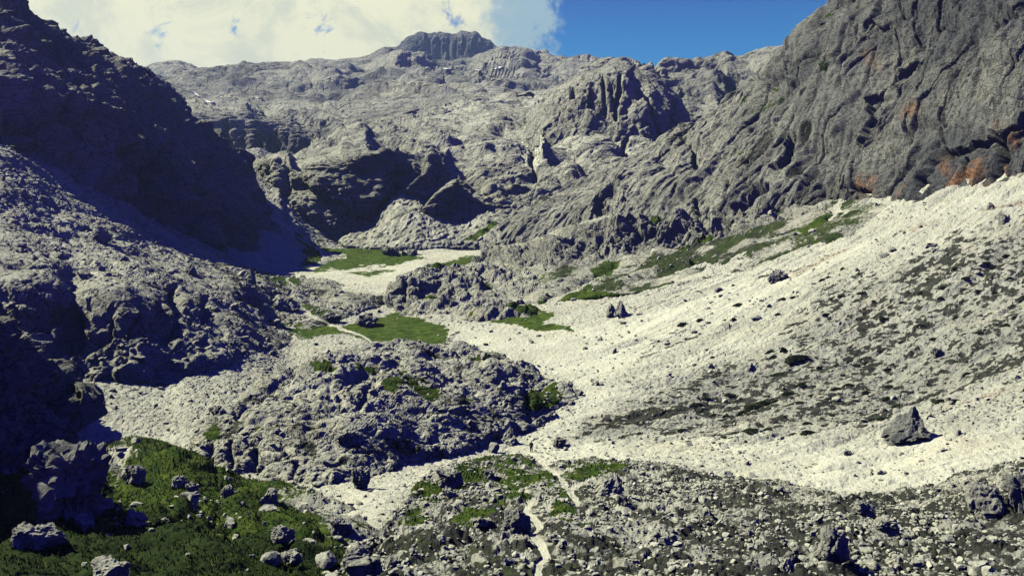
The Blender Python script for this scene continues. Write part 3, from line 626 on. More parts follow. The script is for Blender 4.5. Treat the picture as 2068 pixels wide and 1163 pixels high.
sheet('floor', [row((-420, 1250, 46), (2560, 1250, 46)),
                row((-420, 1120, 62), (600, 1130, 62), (750, 1120, 64), (850, 1120, 66), (1000, 1120, 66), (2068, 1120, 60), (2560, 1080, 58)),
                row((-420, 1010, 92), (600, 1000, 94), (750, 1010, 90), (850, 1000, 96), (1000, 962, 110), (1500, 962, 106), (1700, 995, 96), (2068, 950, 96), (2560, 890, 92)),
                row((-420, 930, 124), (250, 915, 122), (450, 925, 118), (700, 950, 115), (850, 930, 121), (1073, 914, 129), (1300, 905, 130), (1700, 900, 119), (2068, 860, 115), (2560, 790, 110)),
                row((-420, 760, 154), (0, 758, 154), (150, 762, 155), (250, 766, 158), (330, 772, 160), (380, 758, 163), (440, 752, 168), (500, 775, 167), (600, 800, 163), (1000, 800, 160), (1150, 800, 158), (1400, 800, 155), (1700, 800, 142), (2068, 770, 130), (2560, 690, 122)),
                row((-420, 700, 200), (450, 700, 190), (520, 697, 202), (600, 692, 218), (1000, 692, 211), (1150, 695, 206), (1400, 700, 186), (1700, 700, 164), (2068, 640, 150), (2560, 520, 140)),
                row((-420, 640, 265), (600, 640, 262), (900, 640, 254), (1100, 625, 248), (1250, 612, 236), (1400, 592, 226), (1700, 545, 200), (2068, 500, 172), (2560, 340, 160)),
                row((-420, 590, 310), (600, 585, 312), (800, 590, 302), (1000, 590, 296), (1250, 562, 290), (1400, 545, 262), (1700, 475, 236), (2068, 400, 193), (2560, 210, 176)),
                row((-420, 545, 370), (600, 548, 372), (800, 548, 366), (1000, 545, 368), (1250, 522, 350), (1400, 500, 318), (1700, 430, 262), (2068, 350, 210), (2560, 150, 190)),
                row((-420, 505, 470), (600, 510, 460), (800, 506, 455), (1000, 500, 448), (1250, 485, 420), (1500, 430, 340), (1700, 390, 300), (2068, 300, 240), (2560, 90, 215)),
                row((-420, 470, 560), (600, 478, 540), (1000, 474, 530), (1250, 470, 500), (2068, 320, 300), (2560, 100, 260))],
      sh_floor, 'scree', zones=[dict(name='path', mask='path', label='narrow pale footpath running past the boulders and along the mid valley meadow', cat='trail'), dict(name='meadow', mask='gr', label='flat green meadows on the valley floor beside the pale stream bed', cat='meadow'),
                              dict(name='streambed', mask='bed', label='wide dry stream bed of near white gravel winding down the valley', cat='stream bed')],
      label='broad pale scree fan sloping from the right wall with dark shrub patches', cat='scree', objname='scree_slope')

# ---- rock hump in mid valley
def sh_hump(S):
    P, fp, u, v = S['P'], S['fp'], S['u'], S['v']
    h = rough(P, fp, 14, .18, 3, 'billow', M=[[.6, .2, 0], [0, 1, 0], [0, 0, 1.2]], k0=2) + rough(P, fp, 4.5, .12, 4, 'billow', M=[[.7, .2, 0], [0, 1, 0], [0, 0, 1.2]], k0=7) + broken(S, 4, .25, 2, 9)
    h += carve(S, [('hollow', [(958, 606), (935, 588), (905, 596)], 9, 3.2), ('hollow', [(1032, 605), (1000, 590), (965, 582)], 8, 3), ('hollow', [(845, 602), (850, 575), (900, 570)], 16, 2.6), ('crack', [(822, 560), (816, 605)], 4, 2),
                   ('hollow', [(1110, 575), (1060, 562), (1010, 545)], 8, 3), ('hollow', [(1100, 632), (1060, 618), (1025, 622)], 8, 2.2), ('crack', [(800, 605), (860, 625), (950, 640)], 7, 1.5)], 3)
    gr = patches(S, [[(845, 600), (870, 595), (890, 608), (875, 612)], [(935, 640), (1000, 628), (1060, 635), (1110, 626), (1122, 638), (1090, 652), (1000, 642)], [(900, 555), (960, 560), (1000, 575), (960, 572)], [(830, 545), (900, 548), (880, 552)]], 3, 4)
    return dict(h=h, tone=.66 + .14 * fbm(P, 10, 3, .6, 2), grass=gr, heath=.30 * sstep(0, .5, fbm(P, 7, 3, .6, 14)) + .12)
HF = row((788, 632, 268), (810, 648, 258), (850, 656, 251), (900, 662, 246), (1000, 660, 244), (1080, 664, 240), (1150, 668, 236), (1180, 650, 240))
sheet('hump', [shift(HF, 20, 4), HF,
               row((788, 612, 274), (810, 608, 268), (850, 604, 268), (900, 610, 262), (1000, 618, 258), (1080, 626, 254), (1150, 640, 250), (1180, 640, 246)),
               row((788, 590, 282), (806, 562, 280), (850, 556, 286), (900, 556, 290), (980, 566, 290), (1050, 580, 284), (1100, 600, 274), (1150, 626, 262), (1180, 636, 252)),
               row((788, 590, 286), (806, 556, 292), (850, 547, 300), (900, 545, 306), (980, 540, 320), (1050, 545, 320), (1100, 580, 295), (1150, 620, 270), (1180, 635, 256)),
               row((788, 620, 300), (850, 575, 330), (1000, 560, 345), (1180, 650, 275))],
      sh_hump, 'mid', ends=(8, 30), label='rounded grey rock hump with dark hollows above the stream bed', cat='rock outcrop', objname='rock_outcrop')

# ---- left slope with cliff band
def sh_lslope(S):
    P, fp, u, v = S['P'], S['fp'], S['u'], S['v']
    cl = sstep(.8, 1.0, S['tt']) * sstep(2.15, 1.85, S['tt']) * sstep(480, 380, u)
    h = (1 - cl) * (rough(P, fp, 16, .06, 2, 'billow', warp=.8, k0=3) + rough(P, fp, 3, .11, 3, 'billow', warp=.8, k0=8))
    h += cl * (rough(P, fp, 14, .08, 3, 'billow', M=[[1, 0, 0], [0, 1, 0], [0, 0, .6]], k0=5) + rough(P, fp, 4, .09, 4, 'billow', k0=11) + broken(S, 5, .28, 2, 10))
    h += carve(S, [('hollow', [(140, 640), (125, 655), (60, 675), (10, 692)], 40, 4), ('hollow', [(345, 690), (310, 700), (280, 688), (225, 680), (190, 700), (140, 730)], 34, 3.2), ('crack', [(140, 620), (150, 670), (130, 710)], 12, 5), ('crack', [(345, 575), (355, 630), (352, 690)], 9, 4),
                   ('crack', [(315, 600), (330, 650), (340, 700)], 6, 2.5), ('hollow', [(455, 690), (425, 672), (375, 672)], 14, 3), ('crack', [(410, 600), (415, 650)], 7, 2.5), ('crack', [(225, 630), (215, 690)], 5, 2), ('crack', [(280, 630), (265, 680)], 4, 1.6),
                   ('hollow', [(540, 770), (500, 745), (470, 740)], 16, 3), ('hollow', [(190, 540), (150, 520), (120, 525)], 12, 2.5), ('hollow', [(662, 598), (640, 592), (610, 604)], 7, 2.0), ('hollow', [(800, 612), (770, 588), (745, 583)], 9, 4)], 5)
    pt = lines(S, PATH_MID + PATH_FAR, 1.2)
    gr = patches(S, [[(490, 540), (540, 545), (600, 560), (612, 572), (570, 578), (520, 565)], [(530, 650), (570, 648), (620, 655), (580, 665), (545, 662)], [(598, 608), (640, 630), (700, 640), (690, 655), (650, 648), (610, 622)], [(580, 668), (640, 660), (700, 675), (640, 690), (590, 684)], [(470, 575), (500, 580), (490, 600), (478, 596)],
                          [(590, 610), (620, 612), (680, 632), (650, 634)]], 3, 5)
    h = h * (1 - .6 * np.maximum(gr, pt))
    ns = fbm(P, 9, 4, .62, 14)
    heath = (.30 + .30 * ns) * (1 - cl) * sstep(420, 500, u) * (1 - pt) + (.16 + .25 * ns) * (1 - cl) * sstep(520, 440, u) + .10 * cl
    pale = lines(S, [([(130, 500), (180, 545), (250, 590)], 26, 14), ([(60, 410), (160, 470), (260, 500)], 18, 10)], 10)
    return dict(h=h, tone=.74 + .14 * fbm(P, 12, 3, .6, 2) - .14 * cl + .14 * pale + .22 * pt, grass=gr * (1 - pt), heath=heath * (1 - pale), gr=gr * (1 - pt), path=pt)
LSF = row((-420, 850, 138), (0, 775, 149), (150, 768, 154), (250, 774, 156), (330, 788, 157), (370, 768, 161), (400, 748, 166), (440, 740, 171), (480, 736, 178), (520, 726, 191), (560, 712, 206), (600, 696, 226), (640, 682, 239), (720, 646, 262), (795, 622, 284), (830, 608, 300))
sheet('leftslope', [shift(LSF, 60, 4), LSF,
                    row((-420, 545, 152), (0, 572, 160), (60, 577, 161), (110, 590, 163), (145, 635, 166), (180, 618, 166), (220, 606, 167), (260, 600, 171), (300, 600, 179), (340, 601, 190), (380, 604, 200), (420, 611, 208), (460, 623, 214), (500, 640, 221), (560, 664, 236), (640, 645, 250), (720, 612, 272), (795, 597, 292), (830, 592, 306)),
                    row((-420, 420, 208), (0, 462, 212), (100, 485, 220), (200, 505, 230), (350, 535, 250), (450, 550, 268), (520, 563, 284), (580, 573, 300), (640, 577, 312), (720, 590, 308), (795, 590, 306), (830, 590, 312)),
                    row((-420, 220, 250), (0, 290, 270), (100, 338, 290), (200, 386, 310), (260, 410, 325), (300, 445, 338), (345, 462, 345), (420, 500, 352), (482, 536, 358), (550, 553, 366), (600, 560, 360), (660, 568, 345), (720, 586, 325), (795, 590, 316), (830, 592, 320)),
                    row((-420, 260, 300), (0, 330, 320), (300, 480, 370), (600, 600, 390), (830, 620, 340))],
      sh_lslope, 'mid', ends=(0, 14), zones=[dict(name='path', mask='path', label='pale footpath threading between boulders on the left slope', cat='trail'), dict(name='meadow', mask='gr', label='small grassy strips along the footpath on the left slope', cat='meadow')],
      label='rubble covered left slope ending in a shaded cliff band', cat='hillside', objname='hill')

# ---- dark cliff at the left edge; unseen near end added to shade boulder and meadow
def sh_nearcliff(S):
    P, fp = S['P'], S['fp']
    h = rough(P, fp, 12, .20, 3, 'billow', M=[[1, .3, 0], [0, 1, 0], [0, 0, .5]], k0=3) + rough(P, fp, 4, .10, 5, 'billow', k0=8) + broken(S, 4, .3, 3, 11)
    h += carve(S, [('crack', [(30, 650), (55, 720), (60, 800)], 12, 3), ('crack', [(85, 710), (110, 800), (120, 880)], 9, 2), ('hollow', [(60, 960), (40, 900), (20, 880)], 16, 2)], 5)
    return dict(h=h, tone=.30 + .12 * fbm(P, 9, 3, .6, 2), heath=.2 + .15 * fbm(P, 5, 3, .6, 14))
NC = row((-420, 1200, 50), (-200, 1080, 70), (0, 1000, 88), (60, 968, 94), (105, 935, 101), (135, 890, 111), (150, 840, 120), (165, 815, 126))
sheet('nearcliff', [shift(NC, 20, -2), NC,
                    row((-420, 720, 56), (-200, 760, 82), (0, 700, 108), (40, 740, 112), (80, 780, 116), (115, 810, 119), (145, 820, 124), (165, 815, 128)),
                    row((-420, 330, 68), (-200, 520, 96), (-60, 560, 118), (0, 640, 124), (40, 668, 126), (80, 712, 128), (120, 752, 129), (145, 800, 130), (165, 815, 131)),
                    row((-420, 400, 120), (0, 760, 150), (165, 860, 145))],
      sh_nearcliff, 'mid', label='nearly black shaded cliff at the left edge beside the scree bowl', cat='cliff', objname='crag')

# ---- central rock knoll
def sh_knoll(S):
    P, fp, u, v = S['P'], S['fp'], S['u'], S['v']
    d = np.array([.8, .45, -.1]); d /= np.linalg.norm(d)
    M = np.eye(3) - .5 * np.outer(d, d)
    h = rough(P, fp, 11, .09, 2, 'billow', M=M, k0=2) + rough(P, fp, 4, .12, 4, 'billow', M=M, warp=.8, k0=7) + broken(S, 3.0, .20, 3, 12, [[.6, .3, 0], [-.2, 1, 0], [0, 0, 1.3]])
    h += carve(S, [('hollow', [(880, 905), (850, 893), (810, 880)], 14, 1.6), ('crack', [(1068, 860), (1070, 820), (1060, 780)], 7, 2.0), ('hollow', [(1110, 790), (1060, 775), (1000, 762)], 14, 2.4), ('crack', [(480, 860), (530, 800), (600, 760)], 8, 1.2), ('crack', [(720, 830), (740, 800), (760, 760)], 9, 1.6),
                   ('hollow', [(1160, 835), (1110, 830), (1060, 862)], 12, 2), ('crack', [(430, 950), (434, 900)], 5, 1.8), ('crack', [(470, 955), (475, 905)], 5, 1.5), ('crack', [(505, 960), (515, 910)], 6, 1.6), ('crack', [(590, 975), (600, 930)], 6, 1.4), ('hollow', [(980, 745), (920, 722), (860, 716)], 9, 1.6),
                   ('crack', [(690, 760), (800, 740), (950, 770)], 10, 1.6), ('hollow', [(700, 830), (640, 800), (560, 815)], 10, 1.5), ('hollow', [(880, 850), (800, 820), (740, 830)], 10, 1.4)], 5)
    gr = patches(S, [[(760, 790), (790, 765), (815, 775), (800, 800)], [(905, 795), (925, 797), (960, 812), (950, 820)], [(620, 745), (670, 742), (690, 755), (640, 757)], [(935, 722), (975, 710), (1010, 716), (970, 728)], [(410, 880), (440, 855), (450, 870), (425, 892)], [(490, 868), (530, 862), (520, 878)], [(700, 735), (800, 738), (790, 745), (720, 745)], [(1050, 800), (1120, 770), (1140, 800), (1080, 830)],
                          [(800, 745), (860, 770), (900, 800), (880, 815), (820, 780)]], 3, 6)
    ns = fbm(P, 5, 4, .62, 14)
    return dict(h=h * (1 - .4 * gr), tone=.76 + .16 * fbm(P, 6, 3, .6, 2), grass=np.maximum(gr * .8, .36 * sstep(.15, .6, ns)), heath=.20 + .36 * ns)
KF = row((380, 922, 116), (400, 938, 112), (450, 955, 108), (520, 970, 105), (620, 982, 101), (700, 990, 100), (740, 982, 103), (800, 952, 112), (870, 925, 121), (960, 902, 130), (1010, 886, 136), (1100, 856, 145), (1150, 835, 150), (1176, 822, 153))
sheet('knoll', [shift(KF, 40, 3), KF,
                row((380, 905, 118), (400, 885, 117), (450, 865, 118), (520, 880, 114), (620, 893, 111), (700, 905, 109), (740, 900, 111), (800, 885, 118), (870, 868, 126), (960, 850, 135), (1010, 842, 140), (1100, 820, 148), (1150, 812, 152), (1176, 818, 154)),
                row((380, 905, 119), (400, 880, 119), (450, 845, 124), (520, 815, 130), (620, 795, 134), (700, 785, 136), (800, 780, 140), (900, 780, 146), (1000, 785, 150), (1060, 790, 152), (1100, 795, 154), (1150, 802, 155), (1176, 816, 155)),
                row((380, 905, 121), (400, 878, 122), (430, 858, 126), (470, 820, 134), (520, 785, 142), (600, 745, 154), (680, 710, 164), (760, 699, 170), (850, 697, 174), (900, 699, 176), (960, 705, 176), (1000, 714, 175), (1060, 738, 170), (1100, 762, 165), (1150, 790, 158), (1176, 815, 156)),
                row((380, 940, 130), (600, 800, 178), (900, 760, 200), (1176, 850, 166))],
      sh_knoll, 'mid', ends=(10, 10), label='broad glacier worn grey rock knoll with tufts of grass in mid valley', cat='rock knoll', objname='rock_knoll')

# ---- near meadow
def sh_meadow(S):
    P, fp, u, v = S['P'], S['fp'], S['u'], S['v']
    st = patches(S, [[(640, 1000), (700, 1020), (760, 1080), (800, 1180), (720, 1180), (690, 1100), (640, 1060), (560, 1020), (540, 995)], [(130, 940), (230, 900), (262, 896), (270, 930), (235, 960), (180, 965)]], 14, 14)
    lump = rough(P, fp, 7, .12, 2, 'billow', warp=.8, k0=2, )
    h = .9 * lump + .35 * fbm(P, 2.2, 3, .5, 7) + rough(P, fp, 1.8, .10, 3, 'billow', k0=9) * st + rough(P, fp, .6, .10, 2, 'billow', k0=11, crack=0)
    h += carve(S, [('crack', [(140, 1010), (300, 1000), (430, 1030)], 18, .8), ('crack', [(300, 1060), (360, 1090), (430, 1110)], 10, -.5), ('crack', [(420, 1030), (520, 1060), (600, 1100)], 20, .9), ('crack', [(260, 905), (320, 930), (420, 960)], 14, -.6)], 8)
    n = fbm(P, 3, 4, .6, 14)
    dark = sstep(.1, .6, n)
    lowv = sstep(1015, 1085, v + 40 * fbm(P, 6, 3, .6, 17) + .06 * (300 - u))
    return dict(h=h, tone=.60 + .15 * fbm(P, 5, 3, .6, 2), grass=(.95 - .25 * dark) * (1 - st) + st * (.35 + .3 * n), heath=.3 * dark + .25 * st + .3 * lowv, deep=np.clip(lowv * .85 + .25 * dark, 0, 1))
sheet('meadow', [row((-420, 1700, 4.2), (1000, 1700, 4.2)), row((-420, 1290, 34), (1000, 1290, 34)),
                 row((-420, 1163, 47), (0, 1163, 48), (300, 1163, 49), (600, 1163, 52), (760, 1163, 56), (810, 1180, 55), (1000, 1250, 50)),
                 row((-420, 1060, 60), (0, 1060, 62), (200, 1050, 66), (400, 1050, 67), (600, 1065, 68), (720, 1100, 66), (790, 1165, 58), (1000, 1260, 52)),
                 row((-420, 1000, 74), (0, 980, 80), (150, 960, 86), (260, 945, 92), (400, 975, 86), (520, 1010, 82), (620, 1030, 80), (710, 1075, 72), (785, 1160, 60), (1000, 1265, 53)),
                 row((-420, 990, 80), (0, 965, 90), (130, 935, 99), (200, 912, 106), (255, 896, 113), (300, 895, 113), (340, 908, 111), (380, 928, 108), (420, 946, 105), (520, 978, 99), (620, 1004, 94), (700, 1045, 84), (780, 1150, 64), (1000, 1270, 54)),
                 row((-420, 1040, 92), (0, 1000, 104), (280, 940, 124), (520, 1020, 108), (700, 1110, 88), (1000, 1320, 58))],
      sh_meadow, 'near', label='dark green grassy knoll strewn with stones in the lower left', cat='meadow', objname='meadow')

# ---- near stony knoll with the footpath
def sh_near(S):
    P, fp, u, v = S['P'], S['fp'], S['u'], S['v']
    pt = lines(S, [(PATH_NEAR[0], 17, 11), (PATH_NEAR[1], 13, 8), (PATH_NEAR[2], 12, 7)], 2.0)
    gr = patches(S, [[(830, 990), (880, 965), (930, 936), (1000, 922), (1075, 930), (1120, 955), (1150, 985), (1160, 1015), (1120, 1012), (1040, 1000), (1010, 985), (940, 980), (900, 1000), (850, 1040), (785, 1062), (790, 1045)], [(1110, 948), (1180, 922), (1300, 930), (1290, 940), (1230, 952), (1180, 975), (1170, 1000), (1150, 975)],
                          [(980, 1020), (1060, 1000), (1100, 1005), (1060, 1025)], [(900, 1050), (960, 1025), (1000, 1050), (930, 1075)], [(1090, 1040), (1140, 1020), (1200, 1060), (1150, 1075)], [(790, 1045), (850, 1025), (880, 1060), (830, 1075)]], 6, 10)
    ns = fbm(P, 3.2, 4, .62, 14); n2 = fbm(P, 1.1, 3, .6, 19)
    clear = lines(S, [(PATH_NEAR[0], 46, 26), (PATH_NEAR[1], 32, 18), (PATH_NEAR[2], 24, 16)], 2.5)
    h = (1 - .6 * clear) * rough(P, fp, 8, .07, 2, 'billow', k0=2) + (1 - .75 * clear) * (1 - .6 * pt) * (1 - .45 * gr) * (rough(P, fp, 2.4, .10, 4, 'billow', warp=.8, k0=7) + broken(S, 1.3, .26, 2, 3)) - .18 * pt + gr * rough(P, fp, .6, .2, 2, 'billow', k0=12)
    rt = sstep(1250, 1500, u)
    heath = (.56 + .36 * ns + .34 * n2 + .14 * rt) * (1 - pt)
    grass = np.maximum(gr * (.72 + .5 * ns), .40 * sstep(.0, .5, ns) * sstep(1500, 1250, u)) * (1 - pt)
    return dict(h=h, tone=.60 + .16 * fbm(P, 4, 3, .6, 2) + .26 * pt - .10 * rt, grass=grass, heath=heath, path=pt, clear=clear)
NF = [(640, 1175, 54), (690, 1150, 56), (730, 1110, 61), (770, 1075, 67), (800, 1040, 74), (830, 1000, 84), (870, 962, 98), (930, 936, 107), (1000, 924, 113), (1060, 930, 113), (1100, 942, 110), (1130, 934, 112), (1200, 925, 114), (1300, 933, 112), (1400, 948, 107), (1440, 958, 104), (1500, 970, 101), (1540, 968, 100), (1580, 980, 97), (1640, 990, 94), (1700, 1005, 90), (1740, 1003, 89), (1800, 998, 88), (1900, 985, 86), (1980, 956, 85), (2068, 945, 83), (2560, 890, 80)]
sheet('nearknoll', [row((500, 1700, 4.2), (2560, 1700, 4.2)), row((500, 1290, 34), (2560, 1290, 34)),
                    row((500, 1260, 44), (640, 1200, 50), (720, 1175, 53), (900, 1163, 52), (1200, 1163, 50), (1600, 1163, 48), (2068, 1163, 47), (2560, 1163, 46)),
                    row((500, 1265, 46), (640, 1192, 51), (700, 1150, 56), (760, 1110, 62), (850, 1070, 66), (1000, 1055, 67), (1200, 1060, 64), (1600, 1070, 62), (2068, 1070, 60), (2560, 1060, 58)),
                    row((500, 1268, 47), (640, 1184, 52.5), (700, 1143, 57), (760, 1090, 65), (820, 1035, 75), (900, 985, 88), (1000, 965, 96), (1200, 968, 94), (1400, 990, 88), (1600, 1015, 82), (1800, 1025, 78), (2068, 1000, 72), (2560, 960, 68)),
                    [(500, 1270, 48)] + NF,
                    scaled([(500, 1270, 48)] + NF, 40, 1.10)],
      sh_near, 'near', zones=[dict(name='path', mask='path', label='pale gravel footpath winding up through the stony knoll in front', cat='trail')],
      label='stony knoll of grey rubble and dark heath across the lower right', cat='knoll', objname='stony_ground')

# ---- buried base under everything, out to the horizon
me = mesh_from('ground', np.array([(-1900, -200, -90), (1900, -200, -90), (1900, 3400, -90), (-1900, 3400, -90)], dtype=F32), np.array([[0, 1, 2, 3]]), MAT['vfar'],
               dict(tone=np.full(4, .5), grass=np.zeros(4), rust=np.zeros(4), heath=np.zeros(4)))
tag(link('ground', me), 'grey valley ground lying beneath all the slopes', 'ground', None, 'structure')
# ================================================================== STONES, PLANTS, PEOPLE
MAT['boulder'] = terrain_mat('boulder_limestone', 2.6, .10, 1.0, .45)

def ico(sub):
    bm = bmesh.new(); bmesh.ops.create_icosphere(bm, subdivisions=sub, radius=1.0)
    v = np.array([x.co[:] for x in bm.verts], dtype=F32); f = np.array([[x.index for x in q.verts] for q in bm.faces], dtype=np.int32)
    bm.free(); return v, f
ICO = {s: ico(s) for s in (1, 2, 3, 5)}

def rock_co(sub, seed, kind='block', rough_=.06, det=None):
    r = np.random.default_rng(seed)
    v, f = ICO[sub]; p = v.copy()
    n = {'block': 13, 'slab': 10, 'spire': 11, 'round': 9, 'split': 10, 'crag': 7}[kind]
    if kind in ('block', 'slab', 'crag'): p = np.sign(p) * np.abs(p) ** (.55 if kind == 'crag' else .72)
    nrm = r.normal(size=(n, 3)); nrm /= np.linalg.norm(nrm, axis=1, keepdims=True)
    off = r.uniform(.42, .84, n) if kind != 'round' else r.uniform(.62, .85, n)
    if kind == 'crag': off += .15
    if kind in ('slab', 'block'):
        nrm = np.vstack([nrm, [[.15, -.1, 1]], [[.1, .1, -1]]]); off = np.append(off, [.55, .5])
        nrm /= np.linalg.norm(nrm, axis=1, keepdims=True)
    for k in range(len(off)):
        d = p @ nrm[k].astype(F32) - off[k]
        p = p - np.maximum(d, 0)[:, None] * nrm[k].astype(F32)
    q = p + r.uniform(0, 60, 3).astype(F32)
    disp = rough_ * 1.4 * octave(q, .55, 1)
    if kind == 'crag': disp = disp + .16 * (np.abs(octave(q * np.array([1, 1, .5], dtype=F32), .55, 7)) * 2 - .5) + 0.10 * (np.abs(octave(q, .3, 5)) * 2 - .5) + .13 * facets(q, .3, 6) + .10 * facets(q, .12, 9)
    if sub >= 3: disp = disp + rough_ * .7 * (np.abs(octave(q, .30, 2)) * 1.6 - .4)
    if sub >= 3: disp = disp + .22 * facets(q, .55, 2) * (1.0 if kind != 'round' else .6)
    if sub >= 5: disp = disp + .10 * facets(q, .2, 4)
    if sub >= 5: disp = disp + rough_ * .6 * (np.abs(octave(q, .13, 3)) * 1.6 - .4) + rough_ * .35 * octave(q, .06, 4) - rough_ * 1.3 * np.clip(1 - np.abs(octave(q, .5, 6)) / .10, 0, 1)
    p = p + disp[:, None] * v
    if kind == 'spire':
        zz = (p[:, 2] - p[:, 2].min()) / np.ptp(p[:, 2]); k = 1.15 - .78 * zz; p[:, 0] = p[:, 0] * k + .12 * zz; p[:, 1] *= k
    if kind == 'split':
        s = np.exp(-((p[:, 0] - .05 - .15 * p[:, 2]) / .10) ** 2); p[:, 2] -= .45 * s * (p[:, 2] > -.2); p[:, 1] *= 1 - .35 * s
    lo, hi = p.min(0), p.max(0)
    return (p - (lo + hi) / 2) / (hi - lo), f         # unit box centred on the origin

def rock_mesh(name, sub, seed, kind, size, tone, rough_=.06, heath=0.0, rust=0.0):
    p, f = rock_co(sub, seed, kind, rough_)
    p = p * np.array(size, dtype=F32); p[:, 2] += size[2] * .5
    n = len(p); z0 = (p[:, 2] / size[2])
    tn = tone + .14 * fbm(p + F32(seed), max(size) * .35, 3, .6, 3)
    return mesh_from(name, p, f, MAT['boulder'], dict(tone=tn, grass=np.zeros(n), rust=rust * sstep(0, .5, octave(p + F32(seed), max(size) * .3, 5)), heath=heath + .25 * octave(p + F32(seed), max(size) * .25, 8)))

bpy.context.view_layer.update()
DG = bpy.context.evaluated_depsgraph_get()
def ray(u, v):
    d = Vector(((u - CX) / F, 1.0, (V0 - v) / F)).normalized()
    ok, loc, nor, _, ob, _ = SC.ray_cast(DG, Vector((0, 0, 0)), d)
    return (loc, nor, ob.name) if ok else (None, None, None)

